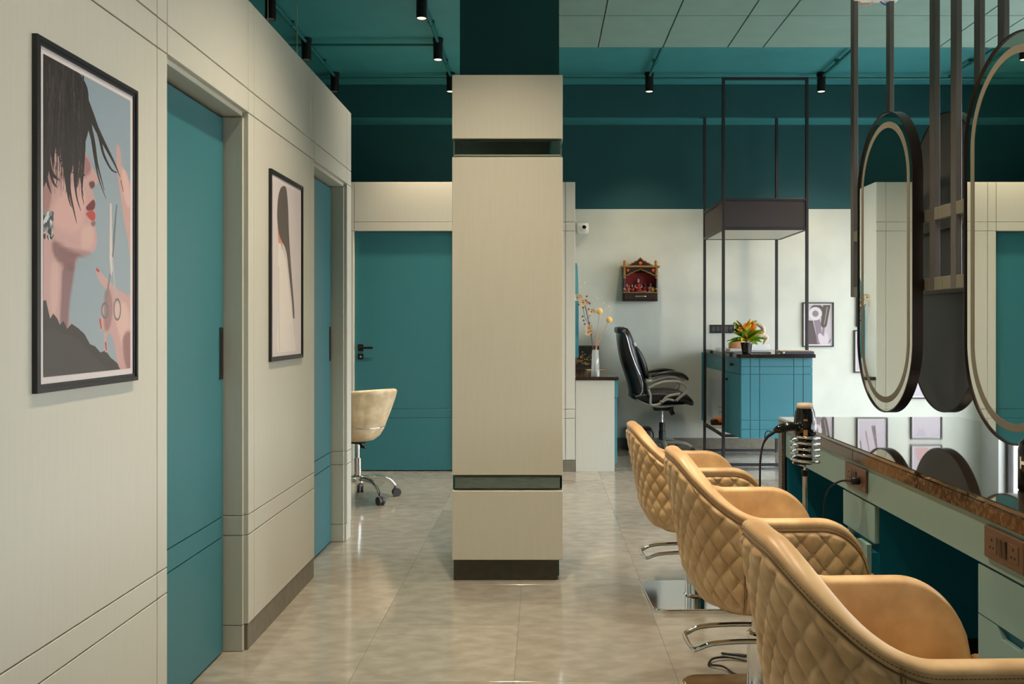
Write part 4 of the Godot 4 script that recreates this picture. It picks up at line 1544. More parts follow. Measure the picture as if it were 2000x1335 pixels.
func shrine() -> void:
	var c := V(1250, 588, FAR - 0.12)
	var t := thing("wall_shrine", "carved dark wood wall shrine with gold trim and red interior", "shrine", Vector3(c.x, c.y, -FAR))
	var w := 0.36
	var dp := 0.17
	var s := sk()
	# carcass: base drawer box, back, sides, roof board
	span(s, Vector3(-w / 2, 0, 0), Vector3(w / 2, 0.012, dp), 0.002)
	span(s, Vector3(-w / 2, 0.012, 0), Vector3(-w / 2 + 0.012, 0.35, dp - 0.02), 0.001)
	span(s, Vector3(w / 2 - 0.012, 0.012, 0), Vector3(w / 2, 0.35, dp - 0.02), 0.001)
	span(s, Vector3(-w / 2 + 0.012, 0.012, 0), Vector3(w / 2 - 0.012, 0.35, 0.01), 0.001)
	span(s, Vector3(-w / 2 + 0.012, 0.08, 0.01), Vector3(w / 2 - 0.012, 0.088, dp), 0.001)
	obj("carcass", s, M.shrine_wood, t)
	s = sk()
	span(s, Vector3(-w / 2 - 0.002, 0.086, 0.005), Vector3(w / 2 + 0.002, 0.094, dp + 0.004), 0.002)
	obj("shelf_edge", s, M.gold, t)
	s = sk()
	span(s, Vector3(-w / 2 + 0.014, 0.014, dp - 0.012), Vector3(w / 2 - 0.014, 0.082, dp + 0.002), 0.002)
	var dr := obj("drawer", s, M.shrine_wood, t)
	s = sk()
	tube(s, curve([Vector3(-0.055, 0.05, dp + 0.002), Vector3(-0.04, 0.05, dp + 0.016), Vector3(0.04, 0.05, dp + 0.016), Vector3(0.055, 0.05, dp + 0.002)], 6), 0.008, 8)
	obj("handle", s, M.chrome, dr)
	s = sk()
	span(s, Vector3(-w / 2 + 0.013, 0.094, 0.0105), Vector3(w / 2 - 0.013, 0.30, 0.013))
	obj("red_backing", s, M.print_shrine, t)
	# roof board and stepped gable
	s = sk()
	span(s, Vector3(-w / 2 - 0.022, 0.35, 0), Vector3(w / 2 + 0.022, 0.368, dp + 0.012), 0.003)
	obj("roof_board", s, M.gold, t)
	var gable := func(k: float, y0: float) -> Array:
		var half := [Vector2(0.14, 0.0), Vector2(0.13, 0.012), Vector2(0.11, 0.016), Vector2(0.095, 0.032), Vector2(0.075, 0.034), Vector2(0.058, 0.052), Vector2(0.038, 0.054), Vector2(0.018, 0.074), Vector2(0.0, 0.09)]
		var p := []
		for q in half: p.append(Vector2(q.x * k, y0 + q.y * k))
		var r := half.duplicate()
		r.reverse()
		for q in r.slice(1): p.append(Vector2(-q.x * k, y0 + q.y * k))
		return p
	s = sk()
	prism(s, gable.call(1.0, 0.368), dp - 0.03, dp - 0.012)
	obj("gable_trim", s, M.gold, t)
	s = sk()
	prism(s, gable.call(0.84, 0.368), dp - 0.0125, dp - 0.006)
	obj("gable", s, M.shrine_wood, t)
	flower(t, Vector3(0, 0.395, dp - 0.004), 0.017)
	for g in [-1.0, 1.0]:
		s = sk()
		lathe(s, [Vector2(0, 0), Vector2(0.018, 0), Vector2(0.018, 0.012), Vector2(0.01, 0.02), Vector2(0.02, 0.032), Vector2(0.013, 0.042), Vector2(0.016, 0.05), Vector2(0, 0.06)], 12, Transform3D(Basis.IDENTITY, Vector3(g * w * 0.45, 0.368, dp - 0.02)))
		obj("finial", s, M.gold, t)
		# pillars
		s = sk()
		lathe(s, [Vector2(0.013, 0.0), Vector2(0.013, 0.02), Vector2(0.009, 0.03), Vector2(0.009, 0.13), Vector2(0.013, 0.145), Vector2(0.013, 0.16)], 12, Transform3D(Basis.IDENTITY, Vector3(g * (w / 2 - 0.014), 0.094, dp - 0.012)))
		obj("pillar", s, M.shrine_wood, t)
		s = sk()
		span(s, Vector3(g * (w / 2 - 0.014) - 0.011, 0.262, dp - 0.022), Vector3(g * (w / 2 - 0.014) + 0.011, 0.35, dp - 0.002), 0.003)
		obj("capital", s, M.gold, t)
		s = sk()
		lathe(s, [Vector2(0, 0), Vector2(0.015, 0), Vector2(0.015, 0.02), Vector2(0, 0.02)], 10, Transform3D(Basis.IDENTITY, Vector3(g * (w / 2 - 0.014), 0.234, dp - 0.012)))
		obj("pillar_ring", s, M.gold, t)
		s = sk()
		lathe(s, [Vector2(0, 0), Vector2(0.015, 0), Vector2(0.012, 0.02), Vector2(0, 0.02)], 10, Transform3D(Basis.IDENTITY, Vector3(g * (w / 2 - 0.014), 0.115, dp - 0.008)))
		obj("pillar_ring", s, M.gold, t)
		flower(t, Vector3(g * (w / 2 - 0.048), 0.322, dp - 0.004), 0.016)
	# cusped arch board with gold edge
	var arch := []
	var edge := []
	for i in 25:
		var u := -1.0 + 2.0 * i / 24.0
		var y := 0.335 - 0.068 * pow(absf(u), 1.15) - 0.006 * absf(sin(u * PI * 3.0))
		edge.append(Vector3(u * (w / 2 - 0.028), y, dp - 0.010))
		arch.append(Vector2(u * (w / 2 - 0.028), y))
	arch.append(Vector2(w / 2 - 0.028, 0.35))
	arch.append(Vector2(-w / 2 + 0.028, 0.35))
	s = sk()
	prism(s, arch, dp - 0.022, dp - 0.014)
	var ab := obj("arch_board", s, M.shrine_wood, t)
	s = sk()
	tube(s, edge, 0.0055, 8)
	obj("arch_trim", s, M.gold, ab)
	# little figures and vessels on the shelf
	var figs := [[-0.075, 0.085, 0.05, "statue_white", "red_cloth", "short red robed figurine left of the tallest one"], [-0.01, 0.15, 0.05, "statue_white", "red_cloth", "tallest red robed figurine in the middle"], [0.066, 0.10, 0.05, "gold", "pink_cloth", "gold figurine in a pink robe"], [0.118, 0.10, 0.07, "statue_white", "statue_white", "all white figurine next to the brass pot"], [-0.13, 0.09, 0.055, "statue_white", "red_cloth", "red robed figurine behind the brass oil lamp"]]
	for f in figs:
		var o := thing("shrine_figurine", f[5] + " in the wall shrine", "figurine", Vector3(c.x + f[0], c.y + 0.094, -FAR + f[2]), 0.0, "figurines in the shrine")
		var h: float = f[1]
		s = sk()
		lathe(s, [Vector2(0, 0), Vector2(0.3 * h, 0), Vector2(0.32 * h, 0.1 * h), Vector2(0.2 * h, 0.28 * h), Vector2(0.16 * h, 0.4 * h), Vector2(0.2 * h, 0.58 * h), Vector2(0.06 * h, 0.68 * h), Vector2(0, 0.69 * h)], 14)
		obj("robe", s, M[f[4]], o)
		s = sk()
		ball(s, Vector3(0, 0.78 * h, 0), Vector3(0.085, 0.1, 0.085) * h, 8)
		lathe(s, [Vector2(0.09 * h, 0.83 * h), Vector2(0.07 * h, 0.92 * h), Vector2(0.0, 1.0 * h)], 10)
		obj("head", s, M[f[3]], o)
		for g in [-1.0, 1.0]:
			s = sk()
			tube(s, [Vector3(g * 0.18 * h, 0.56 * h, 0), Vector3(g * 0.26 * h, 0.4 * h, 0.06 * h), Vector3(g * 0.1 * h, 0.3 * h, 0.17 * h)], 0.045 * h, 6)
			obj("arm", s, M.gold if f[3] == "gold" else M.statue_white, o)
	for q in [[-0.118, 0.135, 0], [0.13, 0.135, 1], [0.01, 0.125, 2]]:
		s = sk()
		if q[2] == 0:
			lathe(s, [Vector2(0, 0), Vector2(0.016, 0), Vector2(0.006, 0.012), Vector2(0.005, 0.05), Vector2(0.008, 0.07), Vector2(0, 0.075)], 12)
		elif q[2] == 1:
			lathe(s, [Vector2(0, 0), Vector2(0.015, 0), Vector2(0.026, 0.016), Vector2(0.022, 0.034), Vector2(0.013, 0.04), Vector2(0.018, 0.05), Vector2(0, 0.05)], 14)
		else:
			lathe(s, [Vector2(0, 0), Vector2(0.04, 0), Vector2(0.062, 0.01), Vector2(0.06, 0.012), Vector2(0.04, 0.004), Vector2(0, 0.004)], 20)
		var o := obj(["brass_lamp", "brass_pot", "brass_plate"][q[2]], s, M.gold)
		o.position = Vector3(c.x + q[0], c.y + 0.0942, -FAR + q[1])
		tag(o, ["slim brass oil lamp in the shrine", "round brass pot in the shrine", "shallow brass plate in the shrine"][q[2]], ["lamp", "pot", "plate"][q[2]])

func flower(parent: Node3D, at: Vector3, r: float) -> void:
	var s := sk()
	for k in 6:
		var a := TAU * k / 6.0
		ball(s, at + Vector3(cos(a), sin(a), 0) * r * 0.55, Vector3(r * 0.5, r * 0.5, 0.004), 6)
	ball(s, at + Vector3(0, 0, 0.002), Vector3(r * 0.4, r * 0.4, 0.005), 6)
	obj("orange_rosette", s, M.orange_flower, parent)

# ---------------------------------------------------------------- black office chair, side on to the camera
# closed body lofted between a rear and a front outline (x, y) with half width hw
func loft(s: SurfaceTool, rear: Array, front: Array, hw: float, ends := 0.35, e := 3.0) -> void:
	var n := 28
	sheet(s, 40, n, func(u: float, v: float):
		# v runs along the body, with rounded ends
		var a: Vector2 = sample(rear, v)
		var b: Vector2 = sample(front, v)
		var m := (a + b) * 0.5
		var h := (b - a) * 0.5
		var close := pow(maxf(0.0, 1.0 - pow(absf(v * 2.0 - 1.0), 9.0)), ends)
		var th: float = TAU * u
		var c := signf(cos(th)) * pow(absf(cos(th)), 2.0 / e)
		var sn := signf(sin(th)) * pow(absf(sin(th)), 2.0 / e)
		var p := m + h * c * close
		return Vector3(p.x, p.y, sn * hw * (0.35 + 0.65 * close)))

func sample(p: Array, v: float) -> Vector2:
	var f := clampf(v, 0.0, 1.0) * (p.size() - 1)
	var i := mini(int(f), p.size() - 2)
	var a: Vector2 = p[maxi(i - 1, 0)]
	var d: Vector2 = p[mini(i + 2, p.size() - 1)]
	return (p[i] as Vector2).cubic_interpolate(p[i + 1], a, d, f - i)

func office_chair() -> void:
	var D := 9.08
	var k := D / FOCAL
	var foot := 0.0
	var base := V(1293, 870, D)
	base.y = 0.0
	var t := thing("office_chair", "black leather office chair with silver arms by the reception desk", "chair", base)
	var P := func(px: float, py: float) -> Vector2:
		return Vector2((px - 1293.0) * k, EYE - (py - CY) * k)
	var P3 := func(px: float, py: float, z: float) -> Vector3:
		return Vector3((px - 1293.0) * k, EYE - (py - CY) * k, z)
	var pts := func(a: Array) -> Array:
		var r := []
		for q in a: r.append(P.call(q[0], q[1]))
		return r
	var s := sk()
	loft(s, pts.call([[1204, 638], [1205, 662], [1211, 700], [1222, 735], [1228, 757], [1229, 776]]), pts.call([[1227, 638], [1237, 668], [1247, 702], [1257, 735], [1263, 755], [1266, 776]]), 0.25, 0.4)
	var back := obj("backrest", s, M.black_leather, t)
	for g in [-1.0, 1.0]:
		s = sk()
		var c := []
		for q in [[1211, 645], [1219, 655], [1227, 685], [1237, 712], [1247, 735], [1250, 752], [1246, 766], [1236, 770]]:
			c.append(P3.call(q[0], q[1], g * 0.247))
		tube(s, curve(c, 6), 0.005, 6)
		obj("chrome_piping", s, M.chrome, back)
	s = sk()
	loft(s, pts.call([[1228, 672], [1236, 690], [1246, 715], [1256, 740]]), pts.call([[1240, 672], [1253, 690], [1263, 716], [1266, 740]]), 0.19, 0.5)
	obj("lumbar_pad", s, M.black_leather, back)
	s = sk()
	var hp: Vector2 = P.call(1208, 644)
	rbox(s, Vector3(hp.x, hp.y, 0), Vector3(0.06, 0.065, 0.40), 0.022, 6)
	obj("head_cap", s, M.black_plastic, back)
	s = sk()
	var tg: Vector3 = P3.call(1236, 671, 0.235)
	cbox(s, tg, Vector3(0.025, 0.035, 0.012), 0.002, Basis(Vector3(0, 0, 1), 0.4))
	obj("care_tag", s, M.white, back)
	s = sk()
	loft(s, pts.call([[1228, 776], [1250, 783], [1280, 788], [1310, 786], [1333, 787], [1349, 792]]), pts.call([[1230, 764], [1255, 761], [1285, 758], [1315, 759], [1336, 766], [1350, 779]]), 0.25, 0.3)
	obj("seat", s, M.black_leather, t)
	s = sk()
	loft(s, pts.call([[1231, 772], [1252, 786], [1280, 793], [1312, 791], [1332, 788]]), pts.call([[1232, 768], [1253, 780], [1280, 786], [1312, 784], [1333, 784]]), 0.24, 0.3)
	obj("seat_shell", s, M.silver, t)
	for g in [-1.0, 1.0]:
		var z: float = g * 0.285
		s = sk()
		var c := []
		for q in [[1254, 738], [1263, 741], [1275, 737], [1295, 732], [1313, 733], [1327, 740]]:
			c.append(P3.call(q[0], q[1], z))
		tube(s, curve(c, 5), 0.014, 8)
		c = []
		for q in [[1259, 754], [1275, 746], [1297, 741], [1318, 742], [1331, 748], [1334, 756], [1328, 764], [1318, 772], [1312, 778]]:
			c.append(P3.call(q[0], q[1], z))
		tube(s, curve(c, 5), 0.015, 8)
		c = []
		for q in [[1259, 754], [1264, 768], [1264, 782], [1270, 786], [1283, 782], [1295, 770], [1310, 766], [1320, 765]]:
			c.append(P3.call(q[0], q[1], z))
		tube(s, curve(c, 5), 0.014, 8)
		c = []
		for q in [[1284, 781], [1296, 775], [1308, 777]]:
			c.append(P3.call(q[0], q[1], z))
		tube(s, curve(c, 5), 0.011, 8)
		# brackets that tie the loop to seat and back
		var a: Vector3 = P3.call(1258, 742, z)
		tube(s, [a, Vector3(a.x, a.y, g * 0.235)], 0.012, 8)
		a = P3.call(1284, 779, z)
		tube(s, [a, Vector3(a.x, a.y, g * 0.22)], 0.012, 8)
		a = P3.call(1312, 777, z)
		tube(s, [a, Vector3(a.x, a.y, g * 0.22)], 0.012, 8)
		var arm := obj("armrest", s, M.silver, t)
		for q in [[1255, 738], [1259, 754], [1284, 781], [1312, 778]]:
			s = sk()
			var b: Vector3 = P3.call(q[0], q[1], z + g * 0.012)
			tube(s, [b, b + Vector3(0, 0, g * 0.006)], 0.008, 8)
			obj("bolt", s, M.black_plastic, arm)
		s = sk()
		loft(s, pts.call([[1264, 735], [1285, 730], [1305, 729], [1322, 733], [1335, 741]]), pts.call([[1265, 729], [1285, 723], [1305, 721], [1325, 725], [1337, 735]]), 0.035, 0.4)
		var pad := obj("arm_pad", s, M.black_leather, arm)
		pad.position.z = z
	s = sk()
	var mc: Vector2 = P.call(1298, 796)
	cbox(s, Vector3(mc.x - 0.02, mc.y, 0), Vector3(0.20, 0.045, 0.16), 0.01)
	obj("mechanism", s, M.black_plastic, t)
	s = sk()
	tube(s, [P3.call(1305, 795, 0.1), P3.call(1312, 807, 0.1)], 0.022, 8)
	obj("tilt_lever", s, M.black_plastic, t)
	s = sk()
	tube(s, [P3.call(1293, 800, 0), P3.call(1293, 828, 0)], 0.014, 14)
	obj("gas_piston", s, M.chrome, t)
	s = sk()
	lathe(s, [Vector2(0, 0.12), Vector2(0.034, 0.12), Vector2(0.034, 0.225), Vector2(0.028, 0.23), Vector2(0.028, 0.31), Vector2(0.018, 0.315), Vector2(0, 0.315)], 20, Transform3D.IDENTITY, false)
	obj("lift_sleeve", s, M.black_plastic, t)
	star_base(t, 0.30, 0.13, 0.062, M.silver, 0.3, 0.026)

func star_base(t: Node3D, r: float, hub: float, tip: float, m: Material, turn: float, thick: float) -> void:
	var s := sk()
	lathe(s, [Vector2(0, hub - 0.045), Vector2(0.045, hub - 0.045), Vector2(0.045, hub), Vector2(0.035, hub + 0.008), Vector2(0, hub + 0.008)], 20, Transform3D.IDENTITY, false)
	obj("base_hub", s, m, t)
	for k in 5:
		var a := turn + TAU * k / 5.0
		var dir := Vector3(cos(a), 0, sin(a))
		s = sk()
		tube(s, curve([dir * 0.03 + Vector3(0, hub - 0.02, 0), dir * r * 0.45 + Vector3(0, hub - 0.012, 0), dir * r * 0.8 + Vector3(0, hub * 0.8, 0), dir * r + Vector3(0, tip + 0.012, 0)], 5), [thick, thick, thick, thick, thick, thick * 0.95, thick * 0.9, thick * 0.85, thick * 0.8, thick * 0.8, thick * 0.75, thick * 0.72, thick * 0.7, thick * 0.68, thick * 0.66, thick * 0.65], 10)
		var arm := obj("base_arm", s, m, t)
		s = sk()
		tube(s, [dir * r + Vector3(0, tip - 0.008, 0), dir * r + Vector3(0, tip + 0.02, 0)], 0.008, 8)
		var across := Vector3(-dir.z, 0, dir.x)
		for g in [-1.0, 1.0]:
			var c: Vector3 = dir * (r + 0.012) + across * g * 0.014 + Vector3(0, 0.031, 0)
			tube(s, [c - across * 0.010, c + across * 0.010], 0.031, 16)
		obj("castor", s, M.grey_plastic, arm)

# ---------------------------------------------------------------- pale swivel chair in the side passage, mostly behind the wall end
func stool_chair() -> void:
	var D := 6.68
	var at := V(699, 980, D)
	at.y = 0.0
	var t := thing("swivel_chair", "pale beige bucket swivel chair on chrome castor base behind the wall end", "chair", at, -0.75)
	var lean := func(ph: float, v: float, inset: float) -> Vector3:
		# v from top rim 0 to waist 1; back points to local +x
		var top := 0.815 - 0.05 * pow(absf(ph) / 1.9, 2.0)
		var y := lerpf(top, 0.545 + 0.05 * pow(absf(ph) / 1.9, 2.0), v)
		var r := lerpf(0.285, 0.20, pow(v, 1.2)) - inset
		return Vector3(cos(ph) * r, y, sin(ph) * r * 1.02)
	var s := sk()
	sheet(s, 60, 16, func(u: float, v: float):
		var ph := lerpf(-1.95, 1.95, u)
		var p: Vector3 = lean.call(ph, v, 0.0)
		var crease := 0.006 * exp(-pow((absf(ph) - 0.42) / 0.035, 2.0))
		return p - Vector3(cos(ph), 0, sin(ph)) * crease)
	sheet(s, 60, 20, func(u: float, v: float):
		var ph := lerpf(-1.95, 1.95, u)
		if v < 0.3:
			var a: float = PI * v / 0.3
			var p: Vector3 = lean.call(ph, 0.0, 0.02 * (1.0 - cos(a)))
			return p + Vector3(0, 0.018 * sin(a), 0)
		return lean.call(ph, (v - 0.3) / 0.7, 0.04), true)
	for e in [-1.95, 1.95]:
		sheet(s, 6, 12, func(a: float, v: float):
			var o: Vector3 = lean.call(e, v, 0.0)
			var i: Vector3 = lean.call(e, v, 0.04)
			var tang := Vector3(-sin(e), 0, cos(e)) * signf(e)
			return o.lerp(i, a) + tang * 0.018 * sin(PI * a), e > 0.0)
	obj("backrest", s, M.leather_pale, t)
	s = sk()
	var edge := []
	for i in 41:
		var ph := lerpf(-1.95, 1.95, i / 40.0)
		edge.append(lean.call(ph, 1.0, -0.003))
	tube(s, edge, 0.006, 8)
	obj("chrome_trim", s, M.chrome, t)
	s = sk()
	lathe(s, [Vector2(0, 0.435), Vector2(0.07, 0.435), Vector2(0.12, 0.446), Vector2(0.165, 0.48), Vector2(0.195, 0.53), Vector2(0.203, 0.56), Vector2(0.195, 0.585), Vector2(0.15, 0.585), Vector2(0, 0.575)], 40)
	obj("seat", s, M.leather_pale, t)
	s = sk()
	lathe(s, [Vector2(0, 0.436), Vector2(0.07, 0.436), Vector2(0.06, 0.42), Vector2(0, 0.42)], 20, Transform3D.IDENTITY, false)
	obj("seat_plate", s, M.black_metal, t)
	s = sk()
	tube(s, [Vector3(0.02, 0.415, 0.0), Vector3(0.1, 0.405, 0.03)], 0.008, 8)
	rbox(s, Vector3(0.11, 0.402, 0.03), Vector3(0.05, 0.018, 0.03), 0.008, 4)
	obj("height_lever", s, M.black_plastic, t)
	s = sk()
	tube(s, [Vector3(0, 0.31, 0), Vector3(0, 0.42, 0)], 0.014, 16)
	obj("gas_piston", s, M.chrome, t)
	s = sk()
	lathe(s, [Vector2(0, 0.13), Vector2(0.032, 0.13), Vector2(0.026, 0.19), Vector2(0.025, 0.31), Vector2(0.014, 0.312), Vector2(0, 0.312)], 20, Transform3D.IDENTITY, false)
	obj("lift_sleeve", s, M.chrome, t)
	star_base(t, 0.285, 0.175, 0.072, M.chrome, 0.05, 0.019)

# ---------------------------------------------------------------- posters, dryer, bottle, cords
func poster(d0: float, label: String, art: Material) -> void:
	var t := thing("framed_poster", label, "poster", Vector3(LW, POSTER_Y, -d0))
	# local x out of the wall, -z along it
	var xf := Transform3D(Basis(Vector3(0, 0, -1), Vector3(0, 1, 0), Vector3(1, 0, 0)), Vector3.ZERO)
	var rect := func(m: float) -> Array:
		return [Vector2(m, m), Vector2(POSTER_W - m, m), Vector2(POSTER_W - m, POSTER_H - m), Vector2(m, POSTER_H - m)]
	var s := sk()
	ring_prism(s, rect.call(0.0), rect.call(0.011), 0.0005, 0.013, xf)
	ring_prism(s, rect.call(0.0105), rect.call(0.020), 0.0005, 0.010, xf)
	obj("frame", s, M.picture_frame, t)
	s = sk()
	prism(s, rect.call(0.0195), 0.001, 0.006, xf)
	obj("mat_board", s, M.mat_board, t)
	var m := POSTER_M
	mi("print", print_quad(Vector3(0.0066, POSTER_H - m, -m), Vector3(0.0066, POSTER_H - m, -POSTER_W + m), Vector3(0.0066, m, -POSTER_W + m), Vector3(0.0066, m, -m)), art, t)

const POSTER_W := 0.515
const POSTER_H := 0.83
const POSTER_M := 0.036
const POSTER_Y := 1.141

func small_things() -> void:
	poster(2.063, "large framed poster of a dark haired woman in profile with scissors", M.print_woman)
	poster(3.844, "framed poster of a long dark ponytail seen from behind", M.print_ponytail)
	hair_dryer()
	# bottle on the island top
	var t := thing("spray_bottle", "black bottle with white lettering on the island top", "bottle", Vector3(1.475, CTOP, -2.70))
	var s := sk()
	lathe(s, [Vector2(0, 0), Vector2(0.036, 0), Vector2(0.039, 0.004), Vector2(0.039, 0.12), Vector2(0.035, 0.145), Vector2(0.018, 0.16), Vector2(0.016, 0.165), Vector2(0, 0.165)], 28)
	obj("bottle_body", s, M.black_gloss, t)
	s = sk()
	lathe(s, [Vector2(0.018, 0.162), Vector2(0.02, 0.164), Vector2(0.02, 0.2), Vector2(0.016, 0.204), Vector2(0, 0.204)], 20, Transform3D.IDENTITY, false)
	obj("cap", s, M.black_plastic, t)
	# bent lettering: H and two fine lines, wrapped on the bottle
	s = sk()
	var th := 3.6
	var strip := func(a0: float, a1: float, y0: float, y1: float) -> void:
		var n := 4
		for i in n:
			var b0 := lerpf(a0, a1, float(i) / n)
			var b1 := lerpf(a0, a1, float(i + 1) / n)
			var r := 0.0394
			quad_out(s, Vector3(cos(b0) * r, y0, sin(b0) * r), Vector3(cos(b1) * r, y0, sin(b1) * r), Vector3(cos(b1) * r, y1, sin(b1) * r), Vector3(cos(b0) * r, y1, sin(b0) * r), Vector3(0, (y0 + y1) / 2, 0))
	var c := 2.75
	strip.call(c + 0.16, c + 0.30, 0.068, 0.104)
	strip.call(c - 0.30, c - 0.16, 0.068, 0.104)
	strip.call(c - 0.16, c + 0.16, 0.081, 0.091)
	obj("lettering", s, M.white, t)
	s = sk()
	for y in [[0.047, 0.053], [0.036, 0.040]]:
		for g in [[-0.30, -0.12], [-0.06, 0.08], [0.14, 0.30]]:
			strip.call(c + g[0], c + g[1], y[0], y[1])
	obj("fine_print", s, M.white, t)
	# cord coiled on the floor between the nearer chairs
	t = thing("floor_cord", "black power cord looped on the floor under the styling chairs", "cord", Vector3.ZERO)
	s = sk()
	var px := [[1480, 1286], [1440, 1284], [1412, 1282], [1416, 1279], [1450, 1283], [1478, 1292], [1462, 1293], [1424, 1288], [1394, 1292], [1384, 1299], [1390, 1303], [1412, 1308], [1434, 1318], [1450, 1323], [1466, 1324], [1482, 1319]]
	var pts := []
	for i in px.size():
		var d: float = EYE * FOCAL / (px[i][1] - CY)
		var p := V(px[i][0], px[i][1], d)
		p.y = 0.006 + 0.008 * (i % 3) / 2.0
		pts.append(p)
	tube(s, curve(pts, 6), 0.0042, 8)
	obj("cord", s, M.black_plastic, t)
	# grey case under the office chair
	var cs := thing("tool_case", "grey brown carry case on the floor behind the office chair", "case", Vector3(1.01, 0, -9.385))
	s = sk()
	cbox(s, Vector3(0, 0.10, 0), Vector3(0.24, 0.2, 0.16), 0.015)
	obj("case_body", s, M.case_grey, cs)
	s = sk()
	cbox(s, Vector3(0, 0.215, 0), Vector3(0.25, 0.03, 0.17), 0.01)
	obj("case_lid", s, M.case_dark, cs)
	s = sk()
	tube(s, curve([Vector3(0.122, 0.2, 0.05), Vector3(0.14, 0.17, 0.05), Vector3(0.14, 0.12, 0.05), Vector3(0.122, 0.1, 0.05)], 4), 0.007, 6)
	obj("case_handle", s, M.black_plastic, cs)
	s = sk()
	cbox(s, Vector3(-0.04, 0.12, 0.081), Vector3(0.1, 0.09, 0.004), 0.001)
	obj("case_label", s, M.case_dark, cs)

func hair_dryer() -> void:
	var D := 3.6
	var c := V(1572, 850, D)
	# stand: foot, pole, spiral holder
	var t := thing("dryer_stand", "chrome floor stand with a spiral holder for the hair dryer", "stand", Vector3(c.x, 0, -D))
	var y0 := V(0, 905, D).y
	var s := sk()
	lathe(s, [Vector2(0, 0), Vector2(0.13, 0), Vector2(0.13, 0.008), Vector2(0.10, 0.016), Vector2(0.02, 0.022), Vector2(0, 0.022)], 28, Transform3D.IDENTITY, false)
	obj("foot", s, M.chrome, t)
	s = sk()
	tube(s, [Vector3(0, 0.02, 0), Vector3(0, y0 - 0.045, 0)], 0.0095, 14)
	obj("pole", s, M.chrome, t)
	s = sk()
	tube(s, [Vector3(0, y0 - 0.05, 0), Vector3(0, y0 - 0.025, 0)], 0.013, 14)
	obj("collar", s, M.black_metal, t)
	s = sk()
	var pts := [Vector3(0.0, y0 - 0.026, 0), Vector3(0.0, y0 - 0.008, 0)]
	var n := 120
	var y1 := V(0, 850, D).y
	for i in n + 1:
		var a := -2.3 + TAU * 4.75 * i / n
		pts.append(Vector3(cos(a) * 0.054, lerpf(y0, y1, float(i) / n), sin(a) * 0.054))
	tube(s, pts, 0.0062, 8)
	obj("spiral", s, M.chrome, t)
	# dryer standing nose down in the spiral
	var d := thing("hair_dryer", "black hair dryer standing nose down in the spiral holder", "hair dryer", Vector3(c.x, 0, -D))
	var yt := V(0, 787, D).y
	s = sk()
	lathe(s, [Vector2(0, yt - 0.012), Vector2(0.024, yt - 0.012), Vector2(0.026, yt), Vector2(0.030, yt), Vector2(0.0335, yt - 0.018), Vector2(0.032, yt - 0.02)], 28)
	obj("rear_ring", s, M.nozzle, d)
	s = sk()
	lathe(s, [Vector2(0.032, yt - 0.018), Vector2(0.0385, yt - 0.035), Vector2(0.0435, yt - 0.07), Vector2(0.0445, yt - 0.10), Vector2(0.042, yt - 0.125), Vector2(0.032, yt - 0.137), Vector2(0.028, yt - 0.15), Vector2(0.026, yt - 0.215), Vector2(0, yt - 0.215)], 32)
	obj("barrel", s, M.black_gloss, d)
	s = sk()
	rbox(s, Vector3(-0.008, yt - 0.23, 0), Vector3(0.075, 0.035, 0.02), 0.008, 4)
	obj("nozzle", s, M.black_plastic, d)
	s = sk()
	for i in 4:
		var a0 := 1.62 + 0.09 * i
		var r := 0.0448
		quad_out(s, Vector3(cos(a0) * r, yt - 0.125, sin(a0) * r), Vector3(cos(a0 + 0.09) * r, yt - 0.125, sin(a0 + 0.09) * r), Vector3(cos(a0 + 0.09) * (r - 0.002), yt - 0.06, sin(a0 + 0.09) * (r - 0.002)), Vector3(cos(a0) * (r - 0.002), yt - 0.06, sin(a0) * (r - 0.002)), Vector3(0, yt - 0.1, 0))
	obj("side_decal", s, M.label_gold, d)
	s = sk()
	var h0 := V(1556, 831, D) - Vector3(c.x, 0, -D)
	var h1 := V(1508, 840, D) - Vector3(c.x, 0, -D)
	var hp := []
	for i in 13:
		var u := i / 12.0
		hp.append(h0.lerp(h1, u) + Vector3(0, 0.008 * sin(PI * u), 0.03))
	tube(s, hp, [0.013, 0.016, 0.017, 0.018, 0.0185, 0.0185, 0.0185, 0.018, 0.0175, 0.017, 0.016, 0.013, 0.008], 14)
	ball(s, h0 + Vector3(0.004, 0.006, 0.028), Vector3.ONE * 0.016, 8)
	var hd := obj("handle", s, M.black_gloss, d)
	s = sk()
	for i in 10:
		var p: Vector3 = hp[1].lerp(hp[10], i / 10.0) + Vector3(0, 0.0135, 0.0115)
		ball(s, p, Vector3.ONE * 0.0018, 4)
	obj("vent_dots", s, M.silver, hd)
	s = sk()
	var a: Vector3 = h1 + Vector3(0.004, 0, 0.03)
	tube(s, [a, a + Vector3(-0.03, -0.022, 0), a + Vector3(-0.045, -0.045, 0)], [0.0075, 0.006, 0.0045], 8)
	obj("cord_sleeve", s, M.black_plastic, hd)
	s = sk()
	tube(s, curve([a + Vector3(-0.012, -0.004, 0), a + Vector3(-0.03, 0.002, 0), a + Vector3(-0.04, -0.012, 0), a + Vector3(-0.04, -0.032, 0)], 5), 0.002, 6)
	obj("hang_loop", s, M.black_plastic, hd)
	s = sk()
	var b := a + Vector3(-0.045, -0.045, 0)
	tube(s, curve([b, b + Vector3(-0.011, -0.045, 0), b + Vector3(-0.015, -0.12, 0), b + Vector3(-0.014, -0.35, 0), b + Vector3(-0.01, -0.7, 0), b + Vector3(0.0, -0.79, -0.02), b + Vector3(0.06, -0.80, -0.03), b + Vector3(0.16, -0.803, 0.10)], 8), 0.0042, 8)
	obj("cord", s, M.black_plastic, d)

